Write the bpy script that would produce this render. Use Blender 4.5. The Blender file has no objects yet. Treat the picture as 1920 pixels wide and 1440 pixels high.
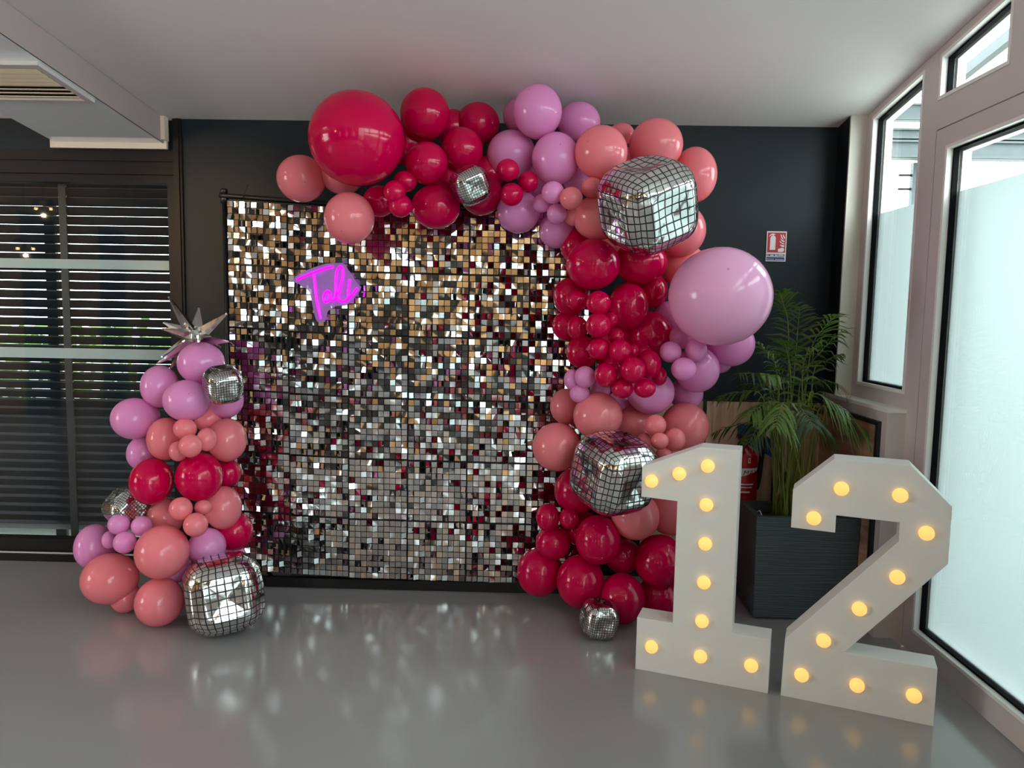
import bpy, bmesh, math, random
from mathutils import Vector, Matrix, noise
random.seed(7)
SC = bpy.context.scene
COL = SC.collection
PI = math.pi

# ------------------------------------------------------------------ camera
FPX, CAMH = 1412.0, 1.4
PITCH, YAW, ROLL = -0.0946, -0.0196, 0.0177
_f = Vector((math.sin(YAW)*math.cos(PITCH), math.cos(YAW)*math.cos(PITCH), math.sin(PITCH)))
_r0 = Vector((math.cos(YAW), -math.sin(YAW), 0)); _u0 = _r0.cross(_f)
_c, _s = math.cos(ROLL), math.sin(ROLL)
RT, UP, FW = _c*_r0+_s*_u0, -_s*_r0+_c*_u0, _f
CAM = Vector((0, 0, CAMH))
cd = bpy.data.cameras.new('camera'); cam = bpy.data.objects.new('camera', cd); COL.objects.link(cam)
cd.sensor_width = 36.0; cd.lens = 36.0*FPX/1920.0; cd.clip_start = 0.05; cd.clip_end = 200
M = Matrix((( RT.x, UP.x, -FW.x, CAM.x), (RT.y, UP.y, -FW.y, CAM.y), (RT.z, UP.z, -FW.z, CAM.z), (0, 0, 0, 1)))
cam.matrix_world = M
SC.camera = cam

# ------------------------------------------------------------------ world, exposure
SC.view_settings.view_transform = 'Standard'; SC.view_settings.look = 'None'
SC.view_settings.gamma = 1.0; SC.view_settings.use_curve_mapping = False
SC.view_settings.exposure = 0.0
W = bpy.data.worlds.new('overcast_sky'); SC.world = W; W.use_nodes = True
bg = W.node_tree.nodes['Background']
bg.inputs['Color'].default_value = (0.90, 0.97, 1.0, 1); bg.inputs['Strength'].default_value = 12.6
SC.cycles.use_denoising = True
SC.cycles.max_bounces = 10; SC.cycles.transparent_max_bounces = 12; SC.cycles.sample_clamp_indirect = 6
SC.cycles.caustics_reflective = False; SC.cycles.caustics_refractive = False

def portal(name, loc, rot, sx, sy):
    """marks a window opening so that sky light is sampled through it (gives off nothing itself)"""
    l = bpy.data.lights.new(name, 'AREA'); l.shape = 'RECTANGLE'; l.size = sx; l.size_y = sy
    l.cycles.is_portal = True
    o = bpy.data.objects.new(name, l); COL.objects.link(o); o.location = loc; o.rotation_euler = rot
    return o
portal('daylight_portal', (1.80, -0.2, 1.35), (0, math.radians(90), 0), 2.9, 8.0)
portal('daylight_portal', (-2.6, -4.78, 1.65), (math.radians(90), 0, 0), 4.6, 1.8)

portal('daylight_portal', (-6.75, .3, 1.55), (0, math.radians(-90), 0), 1.5, 1.8)

# ------------------------------------------------------------------ pixel helpers (a pixel and a distance give a real place)
def ray(u, v): return FW+RT*((u-960)/FPX)+UP*((720-v)/FPX)
def at(u, v, Y): d = ray(u, v); return CAM+d*(Y/d.y)

# ------------------------------------------------------------------ materials
MATS = {}
def lin(c):
    out = []
    for x in c[:3]:
        x /= 255.0
        out.append(x/12.92 if x <= 0.04045 else ((x+0.055)/1.055)**2.4)
    return (*out, 1)
def mat(name, rgb, rough=0.5, metal=0.0, spec=0.5, **kw):
    m = bpy.data.materials.new(name); m.use_nodes = True
    b = m.node_tree.nodes['Principled BSDF']
    b.inputs['Base Color'].default_value = lin(rgb); b.inputs['Roughness'].default_value = rough
    b.inputs['Metallic'].default_value = metal; b.inputs['Specular IOR Level'].default_value = spec
    for k, v in kw.items():
        b.inputs[k.replace('_', ' ')].default_value = v
    MATS[name] = m
    return m
def N(m, t, **kw):
    n = m.node_tree.nodes.new(t)
    for k, v in kw.items(): setattr(n, k, v)
    return n
def L(m, a, b): m.node_tree.links.new(a, b)
def bs(m): return m.node_tree.nodes['Principled BSDF']
def vary(m, scale, amount, coord='Object', stretch=(1, 1, 1), bump=0.0, rough=0.0):
    """fine colour and relief variation from a noise texture"""
    tc = N(m, 'ShaderNodeTexCoord'); mp = N(m, 'ShaderNodeMapping'); mp.inputs['Scale'].default_value = stretch
    nz = N(m, 'ShaderNodeTexNoise'); nz.inputs['Scale'].default_value = scale; nz.inputs['Detail'].default_value = 5
    L(m, tc.outputs[coord], mp.inputs[0]); L(m, mp.outputs[0], nz.inputs['Vector'])
    b = bs(m); base = tuple(b.inputs['Base Color'].default_value)
    mx = N(m, 'ShaderNodeMix', data_type='RGBA')
    mx.inputs[6].default_value = tuple(c*(1-amount) for c in base[:3])+(1,)
    mx.inputs[7].default_value = tuple(min(1, c*(1+amount)) for c in base[:3])+(1,)
    L(m, nz.outputs['Fac'], mx.inputs[0]); L(m, mx.outputs[2], b.inputs['Base Color'])
    if bump:
        bp = N(m, 'ShaderNodeBump'); bp.inputs['Strength'].default_value = bump; bp.inputs['Distance'].default_value = 0.01
        L(m, nz.outputs['Fac'], bp.inputs['Height']); L(m, bp.outputs[0], b.inputs['Normal'])
    if rough:
        r0 = b.inputs['Roughness'].default_value
        mr = N(m, 'ShaderNodeMapRange'); mr.inputs[3].default_value = r0-rough; mr.inputs[4].default_value = r0+rough
        L(m, nz.outputs['Fac'], mr.inputs[0]); L(m, mr.outputs[0], b.inputs['Roughness'])
    return m

vary(mat('floor_epoxy', (150, 148, 149), 0.17, spec=0.9), 1.6, 0.06, rough=0.04)
vary(mat('ceiling_paint', (240, 236, 235), 0.75), 3, 0.015)
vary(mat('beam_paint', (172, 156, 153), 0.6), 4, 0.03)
vary(mat('navy_paint', (18, 28, 34), 0.55, spec=0.3), 3, 0.05)
vary(mat('tan_cladding', (190, 140, 88), 0.6), 2, 0.12)
vary(mat('dark_cladding', (40, 36, 34), 0.6), 2, 0.12)
vary(mat('white_frame', (206, 196, 194), 0.42), 6, 0.03)
mat('white_bead', (236, 234, 230), 0.4)
mat('cream_post', (222, 218, 204), 0.5)
mat('rubber', (8, 11, 13), 0.8, spec=0.1)
mat('black_metal', (20, 16, 16), 0.5, spec=0.25)
mat('black_pole', (16, 14, 15), 0.35)
mat('black_trim', (18, 16, 18), 0.5)
vary(mat('slat_metal', (30, 37, 46), 0.4), 3, 0.06)
mat('pale_strip', (200, 204, 206), 0.4)
mat('soffit_gloss', (246, 249, 253), 0.05, 0.12, spec=1.0)
mat('vent_beige', (240, 222, 192), 0.55)
mat('trim_beige', (226, 206, 188), 0.6)
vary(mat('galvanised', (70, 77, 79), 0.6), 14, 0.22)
vary(mat('outside_ground', (188, 190, 182), 0.9), 2, 0.15)
vary(mat('outside_gravel', (150, 156, 150), 0.9), 1.5, 0.2)
vary(mat('hedge_leaf', (96, 128, 60), 0.7), 12, 0.3)
mat('digit_white', (232, 229, 224), 0.42)
mat('red_enamel', (176, 8, 22), 0.25)
mat('label_white', (225, 220, 218), 0.5)
mat('sign_red', (178, 18, 36), 0.45)
mat('sign_blue', (22, 42, 104), 0.45)
mat('blue_cloth', (24, 58, 118), 0.8)
mat('brass', (170, 150, 110), 0.35, 0.8)
vary(mat('soil', (58, 54, 34), 0.95), 30, 0.4, bump=0.6)
mat('lamp_metal', (50, 46, 42), 0.4, 0.5)

def wood(name, axis, lo, hi):
    m = mat(name, (128, 92, 72), 0.5)
    tc = N(m, 'ShaderNodeTexCoord'); mp = N(m, 'ShaderNodeMapping')
    mp.inputs['Scale'].default_value = (14, 14, 0.9) if axis == 'z' else (14, 1.2, 9)
    nz = N(m, 'ShaderNodeTexNoise'); nz.inputs['Scale'].default_value = 2.2; nz.inputs['Detail'].default_value = 7; nz.inputs['Distortion'].default_value = 0.6
    cr = N(m, 'ShaderNodeValToRGB')
    cr.color_ramp.elements[0].position = 0.30; cr.color_ramp.elements[0].color = lin(lo)
    cr.color_ramp.elements[1].position = 0.68; cr.color_ramp.elements[1].color = lin(hi)
    L(m, tc.outputs['Object'], mp.inputs[0]); L(m, mp.outputs[0], nz.inputs['Vector'])
    L(m, nz.outputs['Fac'], cr.inputs[0]); L(m, cr.outputs[0], bs(m).inputs['Base Color'])
wood('wood_upright', 'z', (165, 126, 100), (232, 196, 166)); wood('wood_level', 'y', (110, 78, 60), (186, 146, 118))  # same wood twice; upright ramp lightened to carry the window light

def planter_mat():
    m = mat('planter_grey', (66, 74, 79), 0.5)
    tc = N(m, 'ShaderNodeTexCoord'); mp = N(m, 'ShaderNodeMapping'); mp.inputs['Scale'].default_value = (5, 5, 150)
    nz = N(m, 'ShaderNodeTexNoise'); nz.inputs['Scale'].default_value = 1.0; nz.inputs['Detail'].default_value = 3
    bp = N(m, 'ShaderNodeBump'); bp.inputs['Strength'].default_value = 0.8; bp.inputs['Distance'].default_value = 0.006
    L(m, tc.outputs['Object'], mp.inputs[0]); L(m, mp.outputs[0], nz.inputs['Vector'])
    L(m, nz.outputs['Fac'], bp.inputs['Height']); L(m, bp.outputs[0], bs(m).inputs['Normal'])
planter_mat()

def latex(name, rgb, back):
    """thin stretched rubber: a glossy skin that lets a little light through"""
    m = mat(name, rgb, 0.11, spec=0.36)
    b = bs(m); tr = N(m, 'ShaderNodeBsdfTranslucent'); tr.inputs['Color'].default_value = lin(back)
    mx = N(m, 'ShaderNodeMixShader'); mx.inputs[0].default_value = 0.22
    out = m.node_tree.nodes['Material Output']
    L(m, b.outputs[0], mx.inputs[1]); L(m, tr.outputs[0], mx.inputs[2]); L(m, mx.outputs[0], out.inputs['Surface'])
latex('latex_magenta', (214, 0, 76), (230, 0, 64))
latex('latex_salmon', (248, 138, 148), (255, 120, 130))
latex('latex_lilac_pale', (244, 184, 222), (246, 160, 214)); mat('latex_lilac_pale_mark', (200, 130, 172), 0.4)
latex('latex_lilac', (242, 156, 216), (245, 136, 212))
mat('latex_magenta_mark', (170, 0, 55), 0.4); mat('latex_salmon_mark', (205, 95, 100), 0.4); mat('latex_lilac_mark', (185, 105, 155), 0.4)

def glass_mat(name, tint):
    """clear pane: lets light straight through and mirrors a little at glancing angles"""
    m = bpy.data.materials.new(name); m.use_nodes = True; nt = m.node_tree
    nt.nodes.remove(nt.nodes['Principled BSDF'])
    t = N(m, 'ShaderNodeBsdfTransparent'); t.inputs[0].default_value = tint
    g = N(m, 'ShaderNodeBsdfGlossy'); g.inputs['Roughness'].default_value = 0.02
    lw = N(m, 'ShaderNodeLayerWeight'); lw.inputs[0].default_value = 0.5
    pw = N(m, 'ShaderNodeMath', operation='POWER'); pw.inputs[1].default_value = 4.0; L(m, lw.outputs['Facing'], pw.inputs[0])
    fr = N(m, 'ShaderNodeMapRange'); fr.inputs[3].default_value = 0.035; fr.inputs[4].default_value = 0.7; L(m, pw.outputs[0], fr.inputs[0])
    mx = N(m, 'ShaderNodeMixShader'); L(m, fr.outputs[0], mx.inputs[0]); L(m, t.outputs[0], mx.inputs[1]); L(m, g.outputs[0], mx.inputs[2])
    L(m, mx.outputs[0], nt.nodes['Material Output'].inputs['Surface']); MATS[name] = m
glass_mat('clear_glass', (0.93, 0.97, 0.96, 1))
def film_mat():
    m = bpy.data.materials.new('frosted_film'); m.use_nodes = True; nt = m.node_tree
    nt.nodes.remove(nt.nodes['Principled BSDF'])
    t = N(m, 'ShaderNodeBsdfTranslucent'); t.inputs[0].default_value = (0.215, 0.242, 0.240, 1)
    r = N(m, 'ShaderNodeBsdfRefraction'); r.inputs['Color'].default_value = (0.215, 0.242, 0.240, 1); r.inputs['Roughness'].default_value = 0.62; r.inputs['IOR'].default_value = 1.3
    mx = N(m, 'ShaderNodeMixShader'); mx.inputs[0].default_value = 0.55
    L(m, t.outputs[0], mx.inputs[1]); L(m, r.outputs[0], mx.inputs[2]); L(m, mx.outputs[0], nt.nodes['Material Output'].inputs['Surface'])
    MATS['frosted_film'] = m
film_mat()

def emit(name, rgb, strength):
    m = bpy.data.materials.new(name); m.use_nodes = True; b = bs(m)
    b.inputs['Base Color'].default_value = lin(rgb); b.inputs['Emission Color'].default_value = lin(rgb)
    b.inputs['Emission Strength'].default_value = strength; b.inputs['Roughness'].default_value = 0.35; MATS[name] = m
    return m
emit('bulb_warm', (255, 200, 112), 0.85)
emit('lamp_warm', (255, 205, 140), 25.0)
emit('neon_magenta', (255, 0, 238), 2.2)
def acrylic():
    m = mat('neon_acrylic', (214, 178, 246), 0.2)
    tr = N(m, 'ShaderNodeBsdfTranslucent'); tr.inputs[0].default_value = lin((220, 160, 245))
    tp = N(m, 'ShaderNodeBsdfTransparent')
    a = N(m, 'ShaderNodeMixShader'); a.inputs[0].default_value = 0.5
    b = N(m, 'ShaderNodeMixShader'); b.inputs[0].default_value = 0.35
    L(m, bs(m).outputs[0], a.inputs[1]); L(m, tr.outputs[0], a.inputs[2])
    L(m, a.outputs[0], b.inputs[1]); L(m, tp.outputs[0], b.inputs[2])
    L(m, b.outputs[0], m.node_tree.nodes['Material Output'].inputs['Surface'])
acrylic()

def mirror_mat():
    m = mat('mirror_sequin', (232, 232, 232), 0.05, 1.0)
    tc = N(m, 'ShaderNodeTexCoord'); nz = N(m, 'ShaderNodeTexNoise'); nz.inputs['Scale'].default_value = 26; nz.inputs['Detail'].default_value = 1
    bp = N(m, 'ShaderNodeBump'); bp.inputs['Strength'].default_value = 0.05; bp.inputs['Distance'].default_value = 0.003
    L(m, tc.outputs['Object'], nz.inputs['Vector']); L(m, nz.outputs['Fac'], bp.inputs['Height']); L(m, bp.outputs[0], bs(m).inputs['Normal'])
mirror_mat()
vary(mat('silver_foil', (228, 226, 224), 0.10, 1.0), 14, 0.02, bump=0.10)

def disco_mat(name, cells, width):
    """silver foil printed with a black grid (flat print on the balloon)"""
    m = mat(name, (226, 226, 224), 0.09, 1.0)
    uv = N(m, 'ShaderNodeUVMap'); sep = N(m, 'ShaderNodeSeparateXYZ'); L(m, uv.outputs[0], sep.inputs[0])
    hs = []
    for k in (0, 1):
        mu = N(m, 'ShaderNodeMath', operation='MULTIPLY'); mu.inputs[1].default_value = cells; L(m, sep.outputs[k], mu.inputs[0])
        fr = N(m, 'ShaderNodeMath', operation='FRACT'); L(m, mu.outputs[0], fr.inputs[0])
        su = N(m, 'ShaderNodeMath', operation='SUBTRACT'); su.inputs[1].default_value = 0.5; L(m, fr.outputs[0], su.inputs[0])
        ab = N(m, 'ShaderNodeMath', operation='ABSOLUTE'); L(m, su.outputs[0], ab.inputs[0])
        gt = N(m, 'ShaderNodeMath', operation='GREATER_THAN'); gt.inputs[1].default_value = 0.5-width; L(m, ab.outputs[0], gt.inputs[0]); hs.append(gt)
    mxm = N(m, 'ShaderNodeMath', operation='MAXIMUM'); L(m, hs[0].outputs[0], mxm.inputs[0]); L(m, hs[1].outputs[0], mxm.inputs[1])
    mc = N(m, 'ShaderNodeMix', data_type='RGBA'); mc.inputs[6].default_value = lin((226, 226, 224)); mc.inputs[7].default_value = (0.006, 0.006, 0.006, 1)
    L(m, mxm.outputs[0], mc.inputs[0]); L(m, mc.outputs[2], bs(m).inputs['Base Color'])
    mr = N(m, 'ShaderNodeMapRange'); mr.inputs[3].default_value = 0.09; mr.inputs[4].default_value = 0.4; L(m, mxm.outputs[0], mr.inputs[0]); L(m, mr.outputs[0], bs(m).inputs['Roughness'])
    me = N(m, 'ShaderNodeMath', operation='SUBTRACT'); me.inputs[0].default_value = 1.0; L(m, mxm.outputs[0], me.inputs[1]); L(m, me.outputs[0], bs(m).inputs['Metallic'])
    tc = N(m, 'ShaderNodeTexCoord'); nz = N(m, 'ShaderNodeTexNoise'); nz.inputs['Scale'].default_value = 16; nz.inputs['Detail'].default_value = 2
    bp = N(m, 'ShaderNodeBump'); bp.inputs['Strength'].default_value = 0.25; bp.inputs['Distance'].default_value = 0.01
    L(m, tc.outputs['Object'], nz.inputs['Vector']); L(m, nz.outputs['Fac'], bp.inputs['Height']); L(m, bp.outputs[0], bs(m).inputs['Normal'])
disco_mat('disco_foil', 10, 0.085); disco_mat('disco_foil_fine', 13, 0.10)

def leaf_mat(name, rgb):
    m = mat(name, rgb, 0.4)
    tr = N(m, 'ShaderNodeBsdfTranslucent'); tr.inputs[0].default_value = lin((120, 160, 50))
    a = N(m, 'ShaderNodeMixShader'); a.inputs[0].default_value = 0.2
    L(m, bs(m).outputs[0], a.inputs[1]); L(m, tr.outputs[0], a.inputs[2]); L(m, a.outputs[0], m.node_tree.nodes['Material Output'].inputs['Surface'])
leaf_mat('palm_leaf', (44, 70, 32)); leaf_mat('palm_leaf_light', (92, 124, 54)); mat('palm_stem', (112, 124, 44), 0.5)

# ------------------------------------------------------------------ object helpers (vertices are given in world space)
def obj(name, verts, faces, m, parent=None, origin=None, smooth=False):
    vs = [Vector(v) for v in verts]
    if origin is None:
        lo = Vector([min(v[i] for v in vs) for i in range(3)]); hi = Vector([max(v[i] for v in vs) for i in range(3)])
        origin = Vector(((lo.x+hi.x)/2, (lo.y+hi.y)/2, lo.z))
    origin = Vector(origin)
    me = bpy.data.meshes.new(name); me.from_pydata([v-origin for v in vs], [], faces); me.update()
    if m: me.materials.append(MATS[m])
    if smooth:
        for p in me.polygons: p.use_smooth = True
    o = bpy.data.objects.new(name, me); COL.objects.link(o)
    if parent is not None:
        o.parent = parent; o.location = origin-world(parent)
    else: o.location = origin
    return o
def world(o):
    p = Vector(o.location)
    while o.parent is not None:
        o = o.parent; p += Vector(o.location)
    return p
def empty(name, loc):
    o = bpy.data.objects.new(name, None); COL.objects.link(o); o.location = loc; o.empty_display_size = 0.05
    return o
def tag(o, label, cat, group=None, kind=None):
    o['label'] = label; o['category'] = cat
    if group: o['group'] = group
    if kind: o['kind'] = kind
    return o
BOXF = [(0, 3, 2, 1), (4, 5, 6, 7), (0, 1, 5, 4), (1, 2, 6, 5), (2, 3, 7, 6), (3, 0, 4, 7)]
def boxv(x0, x1, y0, y1, z0, z1):
    return [(x0, y0, z0), (x1, y0, z0), (x1, y1, z0), (x0, y1, z0), (x0, y0, z1), (x1, y0, z1), (x1, y1, z1), (x0, y1, z1)]
def box(name, x0, x1, y0, y1, z0, z1, m, parent=None):
    return obj(name, boxv(x0, x1, y0, y1, z0, z1), BOXF, m, parent)
def boxes(name, bl, m, parent=None):
    v, f = [], []
    for b in bl:
        k = len(v); v += boxv(*b) if len(b) == 6 else b
        f += [tuple(i+k for i in q) for q in BOXF]
    return obj(name, v, f, m, parent)
def prism(name, pts, d0, d1, m, parent=None):
    """pts: list of world points (a planar loop); swept from +d0 to +d1"""
    d0, d1 = Vector(d0), Vector(d1); n = len(pts)
    v = [Vector(p)+d0 for p in pts]+[Vector(p)+d1 for p in pts]
    f = [tuple(range(n))[::-1], tuple(range(n, 2*n))]+[(i, (i+1) % n, n+(i+1) % n, n+i) for i in range(n)]
    o = obj(name, v, f, m, parent)
    b = bmesh.new(); b.from_mesh(o.data); bmesh.ops.recalc_face_normals(b, faces=b.faces); b.to_mesh(o.data); b.free()
    return o
def tubev(path, rad, sides=8, cap=True):
    path = [Vector(p) for p in path]; n = len(path)
    rads = rad if isinstance(rad, (list, tuple)) else [rad]*n
    v, f = [], []; prev = None
    for i, p in enumerate(path):
        t = (path[min(i+1, n-1)]-path[max(i-1, 0)]).normalized()
        if prev is None: a = t.orthogonal().normalized()
        else: a = (prev-t*prev.dot(t)).normalized()
        prev = a; b = t.cross(a)
        for k in range(sides):
            g = 2*PI*k/sides; v.append(p+(a*math.cos(g)+b*math.sin(g))*rads[i])
    for i in range(n-1):
        for k in range(sides):
            f.append((i*sides+k, i*sides+(k+1) % sides, (i+1)*sides+(k+1) % sides, (i+1)*sides+k))
    if cap: f += [tuple(range(sides))[::-1], tuple(range((n-1)*sides, n*sides))]
    return v, f
def tube(name, path, rad, m, parent=None, sides=8):
    v, f = tubev(path, rad, sides); return obj(name, v, f, m, parent, smooth=True)
def lathe(name, c, prof, m, parent=None, seg=24, axis=Vector((0, 0, 1))):
    """prof: (radius, height) pairs along the axis from point c"""
    c = Vector(c); a = axis.orthogonal().normalized(); b = axis.cross(a)
    v, f = [], []
    for r, h in prof:
        for k in range(seg):
            g = 2*PI*k/seg; v.append(c+axis*h+(a*math.cos(g)+b*math.sin(g))*r)
    for i in range(len(prof)-1):
        for k in range(seg):
            f.append((i*seg+k, i*seg+(k+1) % seg, (i+1)*seg+(k+1) % seg, (i+1)*seg+k))
    f += [tuple(range(seg))[::-1], tuple(range((len(prof)-1)*seg, len(prof)*seg))]
    return obj(name, v, f, m, parent, smooth=True)
def smooth_path(pts, sub=6):
    pts = [Vector(p) for p in pts]; out = []
    for i in range(len(pts)-1):
        p0, p1, p2, p3 = pts[max(i-1, 0)], pts[i], pts[i+1], pts[min(i+2, len(pts)-1)]
        for k in range(sub):
            t = k/sub
            out.append(0.5*((2*p1)+(p2-p0)*t+(2*p0-5*p1+4*p2-p3)*t*t+(3*p1-p0-3*p2+p3)*t**3))
    return out+[pts[-1]]

# ================================================================== THE ROOM
D = 3.947            # back wall
XF, XL = 1.63, 1.55  # glazed frame plane and low wall plane on the right
XW, YR = -6.6, -4.6  # left and rear walls
def cz(y, off=0.0): return 2.361+off+0.1584*(D-y)   # lean-to ceiling

tag(box('floor', XW, 1.75, YR, 4.20, -0.12, 0.0, 'floor_epoxy'), 'glossy grey painted floor', 'floor', kind='structure')
tag(obj('ceiling', [(XW, D+.3, cz(D+.3)), (1.78, D+.3, cz(D+.3)), (1.78, YR, cz(YR)), (XW, YR, cz(YR)),
     (XW, D+.3, cz(D+.3)+.12), (1.78, D+.3, cz(D+.3)+.12), (1.78, YR, cz(YR)+.12), (XW, YR, cz(YR)+.12)], BOXF, 'ceiling_paint'),
    'white sloping ceiling rising towards the viewer', 'ceiling', kind='structure')
XJ = -1.800
wb = empty('wall_back', (0, D, 0)); tag(wb, 'dark navy painted back wall behind the balloons', 'wall', kind='structure')
box('painted_face', XJ, 1.75, D, D+.18, 0, 2.5, 'navy_paint', wb)
box('lintel', XW, XJ, D+.02, D+.20, 2.205, 2.6, 'navy_paint', wb)
# wood wainscot on the back wall, in upright boards with black joints
wp = empty('trim_1', (1.24, D, 0)); tag(wp, 'brown wooden wainscot panel on the back wall behind the palm', 'panel', kind='structure')
box('wood_board', .945, 1.30, D-.012, D, 0.02, .957, 'wood_upright', wp)
box('wood_board', 1.312, XL-.012, D-.012, D, 0.02, .957, 'wood_upright', wp)
boxes('black_edge', [(.925, .945, D-.014, D, 0, .967), (1.30, 1.312, D-.008, D, 0, .957), (.945, XL, D-.014, D, .957, .967)], 'black_trim', wp)
box('wood_board', .62, .925, D-.012, D, 0.02, .957, 'wood_upright', wp)

# rear and left walls of the room (seen only as reflections in the mirrored tiles)
wr = empty('wall_rear', (-2.4, YR, 0)); tag(wr, 'tan wood clad rear wall reflected in the mirrored tiles', 'wall', kind='structure')
tan_, dark_, win_, x = [], [], [], XW
pat = [('t', .70), ('d', .45), ('t', .55), ('w', .40), ('t', .60), ('d', .70), ('t', .80), ('w', .38), ('t', .50), ('d', .55), ('t', .75), ('w', .45), ('t', .60), ('d', .50), ('t', .70), ('d', .55)]
for kd, wd in pat:
    x1 = min(x+wd, 1.75)
    if kd == 't': tan_.append((x, x1, YR-.15, YR, .85, 4))
    if kd == 'd': dark_.append((x, x1, YR-.15, YR+.02, .85, 4))
    if kd == 'w': tan_.append((x, x1, YR-.15, YR, 2.5, 4)); win_.append((x, x1))
    x = x1
boxes('cladding', tan_, 'tan_cladding', wr); boxes('dark_panel', dark_, 'dark_cladding', wr)
boxes('dado', [(XW, 1.75, YR-.15, YR+.03, 0, .85)], 'dark_cladding', wr)
for a, b in win_: obj('frosted_film', [(a, YR-.08, .85), (b, YR-.08, .85), (b, YR-.08, 2.5), (a, YR-.08, 2.5)], [(0, 1, 2, 3)], 'frosted_film', wr)
boxes('window_frame', [(a, a+.04, YR-.1, YR-.02, .85, 2.5) for a, b in win_], 'white_frame', wr)
wl = empty('wall_left', (XW, -.5, 0)); tag(wl, 'tan clad far left wall with a window, seen only as a reflection', 'wall', kind='structure')
boxes('cladding', [(XW-.15, XW, YR, -.6, 0, 4), (XW-.15, XW, 1.2, 4.2, 0, 4), (XW-.15, XW, -.6, 1.2, 2.3, 4), (XW-.15, XW, -.6, 1.2, 0, .8)], 'tan_cladding', wl)
boxes('dark_panel', [(XW, XW+.02, y, y+.7, 0, 2.6) for y in (-4.2, -2.4, 2.6)], 'dark_cladding', wl)

# ------------------------------------------------------------------ right side: low wall, post, glazing
YP, YLW = 3.80, 3.24
wrt = empty('wall_right', (XL, 3.6, 0)); tag(wrt, 'low white wall and cream post beside the narrow window', 'wall', kind='structure')
box('low_wall', XL, 1.74, YLW, D, 0, 1.0, 'white_frame', wrt)
box('ledge', XL-.004, 1.74, YLW-.004, D, 1.0, 1.017, 'white_bead', wrt)
box('dark_return', XL, 1.74, YP+.012, D, 1.017, 2.45, 'navy_paint', wrt)
box('post', XL+.002, 1.74, YP, YP+.012, 1.017, 2.42, 'cream_post', wrt)
wp2 = empty('trim_2', (XL, 3.6, 0)); tag(wp2, 'wood panel with black edging on the low wall under the window', 'panel', kind='structure')
box('wood_board', XL-.012, XL, 3.31, D-.012, .02, .935, 'wood_level', wp2)
boxes('black_edge', [(XL-.016, XL, 3.285, 3.31, 0, .955), (XL-.016, XL, 3.31, D-.012, .935, .955)], 'black_trim', wp2)

def ring(name, y0, y1, z0, z1a, z1b, w, x0, x1, m, parent):
    """a rectangular-ish frame in an x plane; top edge runs from z1a at y0 to z1b at y1"""
    o = [(y0, z0), (y1, z0), (y1, z1b), (y0, z1a)]
    s = (z1b-z1a)/(y1-y0)
    i = [(y0+w, z0+w), (y1-w, z0+w), (y1-w, z1b-w-s*w), (y0+w, z1a-w+s*w)]
    v = [(x, *p) for x in (x0, x1) for p in o]+[(x, *p) for x in (x0, x1) for p in i]
    f = []
    for k in range(4):
        n = (k+1) % 4
        f += [(k, n, 8+n, 8+k), (4+k, 12+k, 12+n, 4+n), (k, 4+k, 4+n, n), (8+k, 8+n, 12+n, 12+k)]
    return obj(name, v, f, m, parent)
FILMZ = 1.9036
def glazing(parent, y0, y1, z0, z1a, z1b, film=True):
    """bead, rubber seal, pane and frosted film filling one opening (y0 is the near side)"""
    ring('bead', y0, y1, z0, z1a, z1b, .014, XF-.004, XF+.035, 'white_bead', parent)
    ring('seal', y0+.014, y1-.014, z0+.014, z1a-.014, z1b-.014, .009, XF+.020, XF+.040, 'rubber', parent)
    ring('outer_frame', y0+.002, y1-.002, z0+.002, z1a-.002, z1b-.002, .024, XF+.052, XF+.085, 'white_bead', parent)
    w = .018; s = (z1b-z1a)/(y1-y0)
    q = [(y0+w, z0+w), (y1-w, z0+w), (y1-w, z1b-w-s*w), (y0+w, z1a-w+s*w)]
    obj('pane', [(x, *p) for x in (XF+.040, XF+.046) for p in q], [(3, 2, 1, 0), (4, 5, 6, 7)]+[(k, (k+1) % 4, 4+(k+1) % 4, 4+k) for k in range(4)], 'clear_glass', parent)
    if film:
        obj('frosted_film', [(XF+.049, y0+w, z0+w), (XF+.049, y1-w, z0+w), (XF+.049, y1-w, FILMZ), (XF+.049, y0+w, FILMZ)], [(0, 1, 2, 3)], 'frosted_film', parent)
HD = .034
def head(y): return cz(y)-HD
def slab(y0, y1, z0, z1, x0=XF, x1=XF+.08):
    """box whose top may follow the ceiling when z1 is None, whose bottom may follow the bead when z0 is None"""
    a0 = z0 if z0 is not None else head(y0); b0 = z0 if z0 is not None else head(y1)
    a1 = z1 if z1 is not None else cz(y0)-.002; b1 = z1 if z1 is not None else cz(y1)-.002
    return [(x0, y0, a0), (x1, y0, a0), (x1, y1, b0), (x0, y1, b0), (x0, y0, a1), (x1, y0, a1), (x1, y1, b1), (x0, y1, b1)]
# window 1: narrow fixed light above the low wall
w1 = empty('window_1', (XF, 3.5, 1.017)); tag(w1, 'narrow white framed window with frosted lower glass beside the dark corner', 'window', kind='structure')
boxes('frame', [slab(3.738, YP, 1.017, None), slab(3.268, 3.738, 1.017, 1.079), slab(3.268, 3.738, None, None)], 'white_frame', w1)
glazing(w1, 3.268, 3.738, 1.079, head(3.268), head(3.738))
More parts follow.
